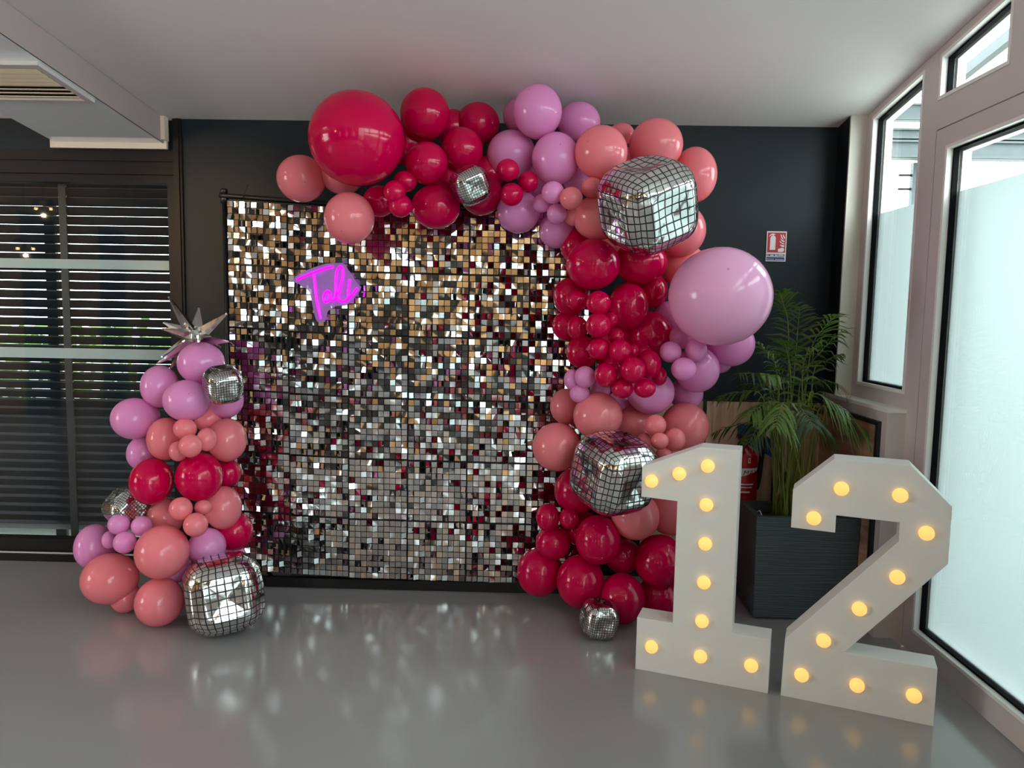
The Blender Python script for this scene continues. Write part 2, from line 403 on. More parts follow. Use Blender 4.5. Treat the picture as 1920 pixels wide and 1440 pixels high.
# the door with its posts and the transom light above
d1 = empty('door_1', (XF, 2.6, 0)); tag(d1, 'white framed glazed door with frosted glass at the right', 'door', kind='structure')
boxes('post', [slab(3.152, 3.268, 0, None), slab(2.02, 2.13, 0, None)], 'white_frame', d1)
boxes('leaf_frame', [slab(3.068, 3.147, 0.012, 2.156), slab(2.134, 2.215, .012, 2.156), slab(2.215, 3.068, .012, .105), slab(2.215, 3.068, 2.083, 2.156)], 'white_frame', d1)
glazing(d1, 2.215, 3.068, .105, 2.083, 2.083)
w2 = empty('window_2', (XF, 2.6, 2.161)); tag(w2, 'clear transom window above the glazed door', 'window', kind='structure')
boxes('frame', [slab(2.13, 3.152, 2.161, 2.276), slab(2.58, 2.70, 2.276, None), slab(2.70, 3.152, None, None), slab(2.13, 2.58, None, None)], 'white_frame', w2)
glazing(w2, 2.70, 3.18-.03, 2.276, head(2.70), head(3.15), film=False)
glazing(w2, 2.13, 2.58, 2.276, head(2.13), head(2.58), film=False)
# further bays of the same glazing, towards and behind the viewer
for n, (a, b) in enumerate([(.55, 2.02), (-1.0, .45), (-2.55, -1.1), (-4.5, -2.65)]):
    w = empty('window_%d' % (n+3), (XF, (a+b)/2, 0)); tag(w, 'further bay of the glazed side wall beyond the door, out of view', 'window', group='glazed bays out of view', kind='structure')
    boxes('frame', [slab(a-.10, a, 0, None), slab(a, b, 0, .35), slab(a, b, 2.16, 2.27), slab(a, b, None, None)], 'white_frame', w)
    glazing(w, a, b, .35, 2.16, 2.16, film=n < 2); glazing(w, a, b, 2.27, head(a), head(b), film=False)

# ------------------------------------------------------------------ left: beam box under the ceiling, vent
def skew(x, y): return x-.0885*(D-y)
xa, xb = -1.885, -2.452
y0, y1 = YR+.02, D-.02
sv = []
for y in (y1, y0):
    sv += [(skew(xa, y), y, cz(y, -.13)), (skew(xb, y), y, cz(y, -.13)), (skew(xb, y), y, cz(y, -.002)), (skew(xa, y), y, cz(y, -.002))]
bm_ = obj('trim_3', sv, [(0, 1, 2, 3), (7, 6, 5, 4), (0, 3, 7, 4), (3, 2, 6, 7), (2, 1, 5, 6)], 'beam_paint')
tag(bm_, 'white boxed duct running along the ceiling at the left', 'duct', kind='structure')
so = obj('gloss_panel', [(skew(xa-.004, y1), y1, cz(y1, -.131)), (skew(xb, y1), y1, cz(y1, -.131)), (skew(xb, y0), y0, cz(y0, -.131)), (skew(xa-.004, y0), y0, cz(y0, -.131))], [(0, 1, 2, 3)], 'soffit_gloss', bm_)
boxes('end_trim', [(-2.478, -1.872, 3.925, D-.004, 2.205, 2.250), (-1.902, -1.868, 3.90, D-.004, 2.247, 2.365)], 'trim_beige', bm_)
vt = empty('ceiling_vent', (skew(-2.2, 3.25), 3.25, cz(3.25, -.14)))
tag(vt, 'beige slatted air vent set in the glossy duct at upper left', 'vent')
def vbox(name, x0, x1, ya, yb, o0, o1, m, tilt=0):
    v = [(skew(x0, ya), ya, cz(ya, o0)), (skew(x1, ya), ya, cz(ya, o0)), (skew(x1, yb), yb, cz(yb, o0-tilt)), (skew(x0, yb), yb, cz(yb, o0-tilt)),
         (skew(x0, ya), ya, cz(ya, o1)), (skew(x1, ya), ya, cz(ya, o1)), (skew(x1, yb), yb, cz(yb, o1-tilt)), (skew(x0, yb), yb, cz(yb, o1-tilt))]
    return obj(name, v, BOXF, m, vt)
vbox('frame_bar', -2.40, -1.905, 3.08, 3.115, -.146, -.131, 'white_frame'); vbox('frame_bar', -2.40, -1.905, 3.40, 3.425, -.146, -.131, 'white_frame')
vbox('frame_bar', -1.935, -1.905, 3.115, 3.40, -.146, -.131, 'white_frame'); vbox('frame_bar', -2.40, -2.37, 3.115, 3.40, -.146, -.131, 'white_frame')
vbox('gap_shade', -2.37, -1.935, 3.115, 3.40, -.134, -.132, 'black_trim')  # black sheet added so the gaps between slats look shaded
for k in range(8):
    ya = 3.121+k*.035
    vbox('slat', -2.37, -1.937, ya, ya+.027, -.146, -.143, 'vent_beige', tilt=.003 if k < 4 else -.008)

# ------------------------------------------------------------------ left: dark glazed sliding door and outside shutter
d2 = empty('door_2', (-3.2, 4.0, 0)); tag(d2, 'black framed glazed sliding door in front of closed outdoor shutters', 'door', kind='structure')
box('jamb', -1.845, XJ, D-.012, 4.10, 0, 2.36, 'black_metal', d2)
box('jamb_bead', -1.822, -1.812, D-.02, D-.012, 0, 2.36, 'black_metal', d2)
boxes('header', [(XW, -1.845, D+.02, 4.08, 2.150, 2.205), (XW, -1.845, D+.035, 4.08, 2.085, 2.151)], 'black_metal', d2)
box('top_rail', XW, -1.845, D+.045, 4.06, 2.043, 2.083, 'black_metal', d2)
box('stile', -1.906, -1.845, D+.045, 4.06, .115, 2.043, 'black_metal', d2)
box('bottom_rail', XW, -1.845, D+.045, 4.06, .045, .115, 'black_metal', d2)
box('sill', XW, -1.845, D+.005, 4.14, 0, .040, 'black_metal', d2)
box('sill_strip', XW, -1.845, D+.02, D+.03, .040, .046, 'pale_strip', d2)
box('meeting_stile', -5.0, -4.93, D+.045, 4.06, .115, 2.043, 'black_metal', d2)
obj('pane', boxv(XW, -1.906, 4.028, 4.034, .115, 2.043), BOXF, 'clear_glass', d2)
sh = empty('window_shutter', (-3.2, 4.15, 0)); tag(sh, 'dark grey slatted outdoor shutter behind the black glazed door', 'shutter')
z = .14
while z < 2.06:      # bent blades
    prof = [(-.040, .0205), (0, -.0205), (.040, .0205), (.040, .0245), (0, -.0165), (-.040, .0245)]
    v = [(x, 4.158+py, z+pz) for x in (XW, -1.86) for py, pz in prof]
    f = [(0, 1, 4, 5), (1, 2, 3, 4), (11, 10, 7, 6), (10, 9, 8, 7)]+[(k, (k+1) % 6, 6+(k+1) % 6, 6+k) for k in range(6)]
    obj('slat', v, f, 'slat_metal', sh); z += .0505
for x0, x1 in ((-2.705, -2.645), (-2.615, -2.585), (-4.3, -4.24), (-5.6, -5.54)):
    box('upright', x0, x1, 4.20, 4.225, .02, 2.1, 'slat_metal', sh)
box('cord_guide', -2.555, -2.515, 4.10, 4.112, .1, 2.06, 'slat_metal', sh)
for za, zb in ((1.595, 1.646), (1.106, 1.162)):
    box('reflection_band', XW, -1.865, 4.085, 4.10, za, zb, 'pale_strip', sh)  # solid pale strips in place of the light bands mirrored in the glass

# ------------------------------------------------------------------ outside
tag(box('ground', -30, 30, 4.25, 40, -.2, -.1, 'outside_ground'), 'pale paving outside the shutters', 'ground', kind='structure')
tag(box('ground', 1.80, 30, -30, 4.25, -.2, -.1, 'outside_gravel'), 'grey gravel outside the glazed side', 'ground', kind='structure')
tag(box('eaves', XW, 0.5, 4.2, 5.2, 2.62, 2.7, 'dark_cladding'), 'dark eaves over the shutters outside', 'roof', kind='structure')
def leafy(name, c, size, n, leaf, m, label, seed):
    rnd = random.Random(seed); v, f = [], []
    for i in range(n):
        a, b = rnd.uniform(0, 2*PI), math.acos(rnd.uniform(-1, 1)); rr = rnd.uniform(.6, 1)**.5
        p = Vector((c[0]+size[0]*rr*math.sin(b)*math.cos(a), c[1]+size[1]*rr*math.sin(b)*math.sin(a), c[2]+size[2]*rr*math.cos(b)))
        d = Vector((rnd.uniform(-1, 1), rnd.uniform(-1, 1), rnd.uniform(-1, 1))).normalized(); e = d.orthogonal().normalized()
        k = len(v); v += [p, p+d*leaf*.5+e*leaf*.3, p+d*leaf, p+d*leaf*.5-e*leaf*.3]; f.append((k, k+1, k+2, k+3))
    o = obj(name, v, f, m); return tag(o, label, 'shrub')
leafy('garden_shrub', (2.95, 3.35, .75), (.32, .32, .50), 900, .12, 'hedge_leaf', 'green shrub blurred behind the frosted door glass', 3)
tag(box('added_dark_wall', XW-3, 0.5, 4.9, 5.05, -.1, .60, 'dark_cladding'), 'low dark wall added outside to dim the lower shutter gaps', 'wall', kind='structure')  # added wall, keeps bright ground out of the bottom gaps
leafy('garden_shrub', (-4.6, 8.5, .50), (3.2, .6, .70), 1500, .18, 'hedge_leaf', 'green hedge glimpsed through the shutter gaps', 4)
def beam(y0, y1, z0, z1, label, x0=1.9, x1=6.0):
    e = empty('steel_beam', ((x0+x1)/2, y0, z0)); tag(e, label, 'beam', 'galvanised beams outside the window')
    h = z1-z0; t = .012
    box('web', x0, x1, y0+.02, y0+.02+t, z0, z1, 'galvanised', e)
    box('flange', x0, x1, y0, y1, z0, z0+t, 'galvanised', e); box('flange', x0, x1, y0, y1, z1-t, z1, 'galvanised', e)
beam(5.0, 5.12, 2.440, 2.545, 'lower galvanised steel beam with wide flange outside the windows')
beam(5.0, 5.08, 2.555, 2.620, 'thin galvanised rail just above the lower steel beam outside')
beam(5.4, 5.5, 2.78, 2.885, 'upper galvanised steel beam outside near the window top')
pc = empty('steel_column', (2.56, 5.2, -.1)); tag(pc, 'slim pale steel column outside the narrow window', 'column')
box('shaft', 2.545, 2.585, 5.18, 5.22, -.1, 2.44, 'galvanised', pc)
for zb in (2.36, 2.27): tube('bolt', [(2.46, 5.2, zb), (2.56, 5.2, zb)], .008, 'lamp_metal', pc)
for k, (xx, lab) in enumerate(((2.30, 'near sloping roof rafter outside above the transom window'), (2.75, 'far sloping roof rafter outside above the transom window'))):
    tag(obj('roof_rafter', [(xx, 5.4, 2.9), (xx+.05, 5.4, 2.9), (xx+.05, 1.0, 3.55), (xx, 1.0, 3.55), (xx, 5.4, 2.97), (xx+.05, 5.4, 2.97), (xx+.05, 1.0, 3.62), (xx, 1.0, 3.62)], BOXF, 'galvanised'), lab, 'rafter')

# ================================================================== THE MIRRORED SEQUIN BACKDROP
BY = 3.65                       # plane of the panels
PW, PH = .2915, .3035           # one panel of 10 x 10 tiles
BX0, BZ0 = -1.452, 1.912        # top left corner
DROP = [.006, .020, .029, .032, .034, .036]
SLOPE = [-.040, -.030, -.006, -.005, -.005, -.004]
bd = empty('sequin_backdrop', (-.58, BY, 0)); tag(bd, 'mirrored square sequin backdrop hung on a black stand', 'backdrop')
tube('pole', [(-1.470, BY+.02, 0), (-1.474, BY+.02, 1.945)], .013, 'black_pole', bd)
tube('pole', [(.325, BY+.02, 0), (.325, BY+.02, 1.91)], .013, 'black_pole', bd)
tube('crossbar', smooth_path([(-1.492, BY+.005, 1.936), (-1.16, BY+.005, 1.916), (-.8, BY+.005, 1.901), (-.2, BY+.005, 1.894), (.36, BY+.005, 1.892)]), .0125, 'black_pole', bd)
lathe('knob', (-1.474, BY+.015, 1.945), [(.012, 0), (.017, .002), (.017, .020), (.012, .024)], 'black_pole', bd, 14)
lathe('clamp', (-1.474, BY+.02, 1.90), [(.019, 0), (.019, .04)], 'black_pole', bd, 12)
tube('zip_tie', [(-1.372, BY-.012, 1.92), (-1.36, BY-.02, 1.95), (-1.338, BY-.03, 1.985)], .0022, 'black_pole', bd, 5)
for x in (-1.47, .325):
    for a in (0.4, 1.57, 2.7):
        tube('stand_leg', [(x, BY+.02, .30), (x+.20*math.cos(a), BY+.02+.20*math.sin(a), .012)], .009, 'black_pole', bd)

box('shade_bar', -1.47, .325, BY+.005, BY+.035, .004, .052, 'black_pole', bd)  # black bar added to give the dark shade band under the panels
TS = .0262                      # tile side
def tile_mesh(k):
    rnd = random.Random(100+k); n = 3; v, f = [], []
    bx, by, bxy = rnd.gauss(0, .00018), rnd.gauss(0, .00014), rnd.gauss(0, .00020)
    for j in range(n):
        for i in range(n):
            s, t = i/(n-1)*2-1, j/(n-1)*2-1
            v.append((s*TS/2, bx*(1-s*s)+by*(1-t*t)+bxy*s*t, (t-1)*TS/2))
    for j in range(n-1):
        for i in range(n-1):
            a = j*n+i; f.append((a, a+1, a+n+1, a+n))
    return v, f
TILES = [tile_mesh(k) for k in range(24)]
TILE_ME = []
for k, (v, f) in enumerate(TILES):
    me = bpy.data.meshes.new('sequin_tile'); me.from_pydata(v, [], f); me.materials.append(MATS['mirror_sequin'])
    for p in me.polygons: p.use_smooth = True
    TILE_ME.append(me)
def tile_pose(r, c, i, j):
    """place and swing of tile (row i, column j) in panel (r, c): tiles hang from their top edge"""
    gx, gy = c*10+j, r*10+i
    q = noise.noise(Vector((gx*.16, gy*.13, 3.1)))            # gusts: stretches of turned tiles
    yaw = random.gauss(0, 3.2); pit = random.gauss(0, 2.6)
    edge = max(0, 1-gx/14.0) if gx < 14 else max(0, (gx-34)/24.0)        # more of them near the balloons at both sides
    if random.random() < .17+.45*max(0, q)+.32*edge: yaw += (1 if random.random() < .2+.6*(gx > 24) else -1)*random.uniform(20, 43)
    if random.random() < .12: pit += random.uniform(-14, 4)
    tone = noise.noise(Vector((gx*.35, gy*.5, 9.7)))*5
    x = BX0+c*PW+PW/2+(j-4.5)*(PW-.005)/10
    z = BZ0-r*PH-DROP[c]+SLOPE[c]*((j-4.5)*PW/10)-.004-i*(PH-.006)/10
    return Vector((x+random.gauss(0, .0004), BY-.012-random.uniform(0, .003), z)), math.radians(pit+tone*.5), math.radians(random.gauss(0, .8)), math.radians(yaw+tone)
from mathutils import Euler
SINGLE = {(2, 2), (2, 3), (3, 2)}      # three panels in plain view carry their tiles one by one
sv, sf = [], []
for c in range(6):
    for r in range(6):
        x0, z1 = BX0+c*PW, BZ0-r*PH-DROP[c]; s = SLOPE[c]*PW/2
        p = obj('sequin_panel', [(x0+.001, BY-.004, z1-PH+.003-(-s)), (x0+PW-.001, BY-.004, z1-PH+.003+s), (x0+PW-.001, BY, z1-PH+.003+s), (x0+.001, BY, z1-PH+.003-s),
                (x0+.001, BY-.004, z1-s), (x0+PW-.001, BY-.004, z1+s), (x0+PW-.001, BY, z1+s), (x0+.001, BY, z1-s)], BOXF, 'black_trim', bd)
        pw = world(p)
        for i in range(10):
            for j in range(10):
                loc, ax, ay, az = tile_pose(r, c, i, j); k = random.randrange(24)
                if (r, c) in SINGLE:
                    o = bpy.data.objects.new('sequin_tile', TILE_ME[k]); COL.objects.link(o); o.parent = p
                    o.location = loc-pw; o.rotation_euler = (ax, ay, az)
                else:
                    R = Euler((ax, ay, az)).to_matrix(); b = len(sv)
                    sv += [R @ Vector(q)+loc for q in TILES[k][0]]; sf += [tuple(n+b for n in q) for q in TILES[k][1]]
st = obj('sequin_tiles', sv, sf, 'mirror_sequin', bd, smooth=True); st['kind'] = 'stuff'

# ------------------------------------------------------------------ neon name sign
NY = 3.595
def npx(x, y, Y=NY): return at(520+x/9, 460+y/9, Y)
ns = empty('neon_sign', npx(760, 1290)); tag(ns, 'glowing magenta neon name sign reading Tali on the backdrop', 'neon sign')
edge = [(270, 590), (300, 530), (430, 445), (620, 370), (800, 315), (950, 298), (1100, 295), (1150, 330), (1200, 420), (1260, 490), (1310, 590), (1370, 665), (1415, 700), (1395, 760), (1350, 840), (1270, 920), (1180, 1000), (1060, 1020), (990, 1025), (900, 1075), (850, 1110), (825, 1200), (800, 1290), (735, 1305), (670, 1285), (640, 1220), (600, 1050), (570, 880), (545, 790), (500, 740), (430, 680), (330, 640), (280, 620)]
prism('acrylic_plate', [npx(*p) for p in edge], (0, 0, 0), (0, .005, 0), 'neon_acrylic', ns)
strokes = [('letter_t', [(330, 580), (450, 525), (600, 465), (760, 405), (870, 375), (940, 365)]),
           ('letter_t', [(615, 468), (625, 560), (640, 720), (655, 860), (680, 1000), (710, 1140), (728, 1235)]),
           ('letter_a', [(885, 800), (845, 772), (800, 815), (778, 885), (800, 948), (850, 945), (888, 885), (888, 805), (890, 880), (915, 928), (960, 930)]),
           ('letter_l', [(960, 930), (985, 800), (985, 650), (992, 500), (1015, 405), (1060, 362), (1102, 392), (1106, 470), (1085, 620), (1050, 760), (1022, 850), (1040, 925), (1085, 950)]),
           ('letter_i', [(1215, 570), (1205, 680), (1195, 800), (1200, 880)]),
           ('letter_i', [(1085, 950), (1130, 948), (1190, 905), (1260, 840), (1330, 745), (1352, 722)])]
for nm, p in strokes:
    tube(nm, smooth_path([npx(x, y, NY-.007) for x, y in p], 5), .0056, 'neon_magenta', ns, 8)
for x, y in ((470, 560), (1000, 330), (760, 1180)): lathe('standoff', npx(x, y, NY+.005), [(.006, 0), (.006, .02)], 'black_pole', ns, 10, Vector((0, 1, 0)))

# ================================================================== BALLOONS
SPINE = [(565, 345), (680, 320), (800, 310), (900, 310), (1000, 310), (1100, 330), (1190, 370), (1190, 430), (1165, 520), (1150, 600), (1170, 680), (1180, 760), (1180, 830), (1160, 900), (1150, 980), (1150, 1060), (1150, 1110)]
SPINE_L = [(375, 690), (350, 760), (350, 830), (350, 900), (350, 970), (320, 1040), (290, 1100)]
def balloon(u, v, ru, rv, Y, col, label, mark=None, hue=None):
    """latex balloon: oval body drawn out into a neck and knot on the side of the garland"""
    c = at(u, v, Y); dep = (c-CAM).dot(FW)
    rd = (ru+rv)/2*dep/FPX/1.03
    tx, ty = (u-960)/FPX, (720-v)/FPX
    a = math.sqrt(max((ru*dep/FPX)**2-(tx*rd)**2, (.8*ru*dep/FPX)**2)); b = math.sqrt(max((rv*dep/FPX)**2-(ty*rd)**2, (.8*rv*dep/FPX)**2))
    if c.z < b+.002: c.z = b+.002
    sp = min(SPINE if u > 480 else SPINE_L, key=lambda s: (s[0]-u)**2+(s[1]-v)**2)
    tail = (at(sp[0], sp[1], max(3.54, Y+.09))-c); tail = (tail.normalized()+Vector((0, .25, 0))).normalized()
    w = tail; e1 = w.orthogonal().normalized(); e2 = w.cross(e1)
    vs, fs = [], []; nr, nsg = 18, 32
    for i in range(nr+1):
        th = PI*i/nr
        for k in range(nsg):
            g = 2*PI*k/nsg
            d = -w*math.cos(th)+(e1*math.cos(g)+e2*math.sin(g))*math.sin(th)     # starts opposite the neck
            x, y, zz = d.dot(RT), d.dot(FW), d.dot(UP)
            p = RT*x*a+FW*y*rd+UP*zz*b
            ct = -math.cos(th)
            if ct > .80: p *= 1+.16*((ct-.80)/.20)**2
            vs.append(c+p)
        if i in (0, nr): pass
    for i in range(nr):
        for k in range(nsg): fs.append((i*nsg+k, i*nsg+(k+1) % nsg, (i+1)*nsg+(k+1) % nsg, (i+1)*nsg+k))
    o = obj('balloon', vs, fs, 'latex_'+col, None, origin=(c.x, c.y, c.z-b), smooth=True)
    bmm = bmesh.new(); bmm.from_mesh(o.data); bmesh.ops.remove_doubles(bmm, verts=bmm.verts, dist=1e-6); bmesh.ops.recalc_face_normals(bmm, faces=bmm.faces); bmm.to_mesh(o.data); bmm.free()
    for p in o.data.polygons: p.use_smooth = True
    gname = 'balloons of the arch garland' if u > 480 else 'balloons of the left column'
    tag(o, label, 'balloon', gname)
    if mark:
        d = ray(*mark); q = CAM-c
        A = lambda p: Vector((p.dot(RT)/a, p.dot(FW)/rd, p.dot(UP)/b))
        o_, d_ = A(q), A(d); aa, bb, cc = d_.dot(d_), 2*o_.dot(d_), o_.dot(o_)-1; disc = bb*bb-4*aa*cc
        if disc > 0:
            t = (-bb-math.sqrt(disc))/(2*aa); p = CAM+d*t
            nl = A(p-c); nrm = (RT*nl.x/a+FW*nl.y/rd+UP*nl.z/b).normalized()
            s = rd*.024
            lathe('tip', p-nrm*.0006, [(s*1.2, 0), (s, .0006), (s*.2, .0009)], 'latex_'+col+'_mark', o, 12, nrm)
    return o
m_, s_, l_ = 'magenta', 'salmon', 'lilac'
ROWS = [
 # arch, top left to right
 (669, 260, 91, 91, 3.25, m_, 'giant magenta balloon, the largest at the top left of the arch'),
 (565, 335, 47, 45, 3.50, s_, 'salmon pink balloon at the far left end of the arch', (571, 341)),
 (642, 323, 43, 43, 3.53, s_, 'salmon pink balloon half hidden behind the giant magenta balloon'),
 (655, 409, 48, 49, 3.32, s_, 'salmon pink balloon hanging below the giant magenta balloon', (640, 433)),
 (797, 214, 47, 50, 3.44, m_, 'magenta balloon touching the ceiling right of the giant magenta one'),
 (896, 232, 41, 41, 3.60, m_, 'magenta balloon beneath the ceiling, left of the topmost lilac balloon'),
 (867, 280, 39, 43, 3.46, m_, 'magenta balloon directly above the small tilted disco cube'),
 (800, 306, 40, 41, 3.34, m_, 'magenta balloon in the middle of the magenta group over the backdrop'),
 (740, 360, 21, 22, 3.22, m_, 'small magenta balloon, upper of two stacked under the giant one'),
 (751, 386, 22, 22, 3.24, m_, 'small magenta balloon, lower of two stacked under the giant one'),
 (760, 340, 22, 20, 3.32, m_, 'small magenta balloon tucked behind the stacked pair by the giant one'),
 (712, 377, 31, 30, 3.46, m_, 'magenta balloon peeking out right of the hanging salmon balloon'),
 (817, 388, 46, 42, 3.38, m_, 'magenta balloon drooping over the sequins left of the small disco cube'),
 (902, 363, 40, 42, 3.47, m_, 'magenta balloon right behind and under the small tilted disco cube'),
 (915, 325, 34, 34, 3.54, m_, 'magenta balloon deep behind the small tilted disco cube'),
 (1008, 209, 46, 52, 3.38, l_, 'topmost lilac balloon, front and centre under the ceiling', (992, 168)),
 (975, 217, 32, 34, 3.62, l_, 'lilac balloon peeking out left behind the topmost lilac one'),
 (1085, 230, 41, 40, 3.60, l_, 'lilac balloon behind, right of the topmost lilac one'),
 (959, 290, 46, 47, 3.50, l_, 'lilac balloon with three small magenta balloons in front of it'),
 (1042, 298, 45, 51, 3.36, l_, 'lilac balloon left of the round front salmon balloon', (1051, 270)),
 (972, 397, 41, 41, 3.46, l_, 'lilac balloon hanging over the sequins at the arch middle'),
 (1044, 432, 34, 34, 3.48, l_, 'lowest lilac balloon of the arch top, over the sequins'),
 (1037, 361, 21.5, 21.5, 3.24, l_, 'small lilac balloon, upper front of a trio beside salmon minis'),
 (1017, 381, 18, 18, 3.33, l_, 'small lilac balloon, left of its trio near the salmon minis'),
 (1044, 401, 19, 20, 3.30, l_, 'small lilac balloon, bottom of its trio near the salmon minis'),
 (1080, 338, 26, 26, 3.48, l_, 'shaded lilac balloon tucked below the round front salmon one'),
 (952, 319, 21.5, 21.5, 3.28, m_, 'small magenta balloon, top of the trio on lilac balloons'),
 (990, 341, 19, 21, 3.34, m_, 'small magenta balloon, right of the trio on lilac balloons'),
 (959, 365, 22, 22, 3.28, m_, 'small magenta balloon, bottom of the trio on lilac balloons'),
 (1127, 286, 50, 52, 3.28, s_, 'round front salmon balloon left above the large disco cube', (1102, 265)),
 (1230, 272, 51, 51, 3.42, s_, 'salmon balloon rising directly above the large upper disco cube'),
 (1165, 252, 25, 22, 3.58, s_, 'salmon balloon just showing between the two big top salmon ones'),
 (1302, 328, 43, 53, 3.48, s_, 'salmon balloon at the outer right of the large upper disco cube'),
 (1071, 372, 22, 22, 3.20, s_, 'small salmon balloon, front left of three beside lilac minis'),
 (1110, 352, 21, 20, 3.26, s_, 'small salmon balloon touching the large upper disco cube'),
 (1073, 407, 15, 17, 3.32, s_, 'tiny salmon balloon under the front small salmon one'),
 (1122, 408, 48, 43, 3.32, s_, 'salmon balloon left of the large upper disco cube'),
 (1276, 432, 48, 50, 3.45, s_, 'salmon balloon below right of the large upper disco cube'),
 (1262, 372, 42, 42, 3.54, s_, 'salmon balloon almost hidden behind the large upper disco cube'),
 (1282, 500, 44, 42, 3.55, s_, 'salmon balloon peeking over the left top of the giant lilac one'),
 (765, 268, 42, 44, 3.58, m_, 'magenta balloon in shade between the giant magenta one and its neighbour'),
 (842, 335, 42, 42, 3.56, m_, 'magenta balloon in shade left behind the small tilted disco cube'),
 (848, 238, 34, 34, 3.62, m_, 'magenta balloon deep under the ceiling between the two upper magenta ones'),
 (1010, 335, 40, 40, 3.56, l_, 'lilac balloon in shade behind the small magenta trio'),
 (1180, 320, 44, 44, 3.56, s_, 'salmon balloon in shade left behind the large upper disco cube'),
 (1150, 455, 38, 38, 3.52, s_, 'salmon balloon in shade under the left side of the upper disco cube'),
 # right flank, magenta run
 (1082, 460, 32, 36, 3.48, m_, 'magenta balloon peeking out under the lilac ones at the sequin edge'),
 (1112, 496, 51, 48, 3.28, m_, 'big round magenta balloon below left of the large upper disco cube'),
 (1200, 492, 51, 42, 3.36, m_, 'magenta balloon directly underneath the large upper disco cube'),
 (1222, 545, 30, 33, 3.48, m_, 'magenta balloon wedged against the giant lilac balloon'),
 (1178, 574, 38, 45, 3.36, m_, 'magenta balloon in the middle of the right flank cluster', (1192, 586)),
 (1070, 556, 33, 36, 3.42, m_, 'magenta balloon bulging over the sequins beside the mini chain'),
 (1080, 563, 19, 19, 3.30, m_, 'small magenta balloon at the upper left start of the mini chain'),
 (1122, 568, 23.5, 23, 3.18, m_, 'small magenta balloon at the top of the mini chain'),
 (1062, 611, 27, 28, 3.46, m_, 'magenta balloon at the outermost left of the right flank'),
 (1083, 615, 20, 22, 3.28, m_, 'small magenta balloon left of the second one in the mini chain'),
 (1122, 610, 24, 24, 3.16, m_, 'small magenta balloon, second from the top in the mini chain'),
 (1146, 599, 13, 15, 3.24, m_, 'tiny magenta balloon beside the second one of the mini chain'),
 (1155, 630, 15, 15, 3.22, m_, 'tiny magenta balloon linking second and fourth of the mini chain'),
 (1217, 627, 43, 43, 3.42, m_, 'dark magenta balloon below left of the giant lilac one'),
 (1148, 625, 40, 44, 3.46, m_, 'magenta balloon hidden behind the upper half of the mini chain'),
 (1155, 690, 38, 38, 3.44, m_, 'magenta balloon hidden behind the lower half of the mini chain'),
 (1122, 654, 20.5, 20, 3.18, m_, 'small magenta balloon, third down the mini chain on its left'),
 (1092, 660, 31, 31, 3.40, m_, 'magenta balloon at the lower left of the mini chain, over sequins'),
 (1163, 658, 22, 22, 3.15, m_, 'small magenta balloon, fourth of the mini chain at its centre'),
 (1187, 659, 12, 15, 3.24, m_, 'tiny magenta balloon right of the fourth of the mini chain'),
 (1205, 664, 17, 17, 3.27, m_, 'small magenta balloon in shade above the chain end'),
 (1136, 703, 22, 23, 3.17, m_, 'small magenta balloon near the lilac minis, low on the chain'),
 (1187, 694, 24, 25, 3.12, m_, 'small magenta balloon, foremost at the chain end'),
 (1216, 683, 24, 27, 3.21, m_, 'small magenta balloon at the right end of the mini chain'),
 (1236, 705, 15, 18, 3.24, m_, 'tiny magenta balloon, last at the right of the chain'),
 (1167, 729, 21, 18, 3.16, m_, 'small magenta balloon, left of the lowest pair of the chain'),
 (1209, 728, 21, 18, 3.15, m_, 'small magenta balloon, right of the lowest pair of the chain'),
 # lilac on the right flank
 (1350, 556, 99, 93, 3.14, 'lilac_pale', 'giant pale lilac balloon, the largest at the right', (1366, 504)),
 (1372, 645, 44, 42, 3.40, l_, 'bright lilac balloon peeking out under the giant lilac one'),
 (1252, 595, 30, 30, 3.50, l_, 'lilac balloon sliver between dark magenta and giant lilac ones'),
 (1278, 632, 24, 22, 3.36, l_, 'lilac balloon wedged under the giant lilac one at its left'),
 (1257, 660, 21, 20, 3.22, l_, 'small lilac balloon, left of the trio under the giant lilac'),
 (1305, 657, 22, 22, 3.24, l_, 'small lilac balloon, right of the trio under the giant lilac'),
 (1282, 692, 24, 22, 3.16, l_, 'small lilac balloon, front of the trio under the giant lilac'),
 (1307, 693, 43, 43, 3.36, l_, 'lilac balloon behind the small trio at right'),
 (1350, 676, 24, 24, 3.48, l_, 'lilac balloon hardly showing behind the trio and the bright lilac'),
 (1220, 735, 45, 42, 3.34, l_, 'lilac balloon under the end of the magenta mini chain'),
 (1287, 738, 32, 32, 3.50, l_, 'lilac balloon low behind, just above the wood panel edge'),
 (1073, 712, 16, 20, 3.30, l_, 'tiny lilac balloon, outermost left by the sequins'),
 (1097, 707, 20, 21, 3.25, l_, 'small lilac balloon, upper of the left minis by the sequins'),
 (1087, 738, 19, 18, 3.27, l_, 'small lilac balloon, lower of the left minis by the sequins'),
 (1125, 731, 20, 20, 3.34, l_, 'small shaded lilac balloon between minis and front salmon balloon'),
 (1160, 760, 26, 26, 3.48, l_, 'lilac balloon in shade behind the front salmon balloon of the flank'),
 # salmon on the right flank
 (1062, 762, 31, 34, 3.50, s_, 'salmon balloon behind the front one, left by the sequins'),
 (1121, 780, 46.5, 45, 3.28, s_, 'round front salmon balloon above the lower disco cube'),
 (1044, 838, 46, 46, 3.35, s_, 'salmon balloon left of the lower disco cube, over the sequins'),
 (1190, 796, 38, 36, 3.42, s_, 'salmon balloon in the gap right of the front flank salmon'),
 (1284, 800, 46, 46, 3.40, s_, 'salmon balloon right of the flank, above the big number one'),
 (1229, 797, 20.5, 20, 3.22, s_, 'small salmon balloon, top of the group by the number one'),
 (1265, 824, 21, 22, 3.22, s_, 'small salmon balloon, right of the group by the number one'),
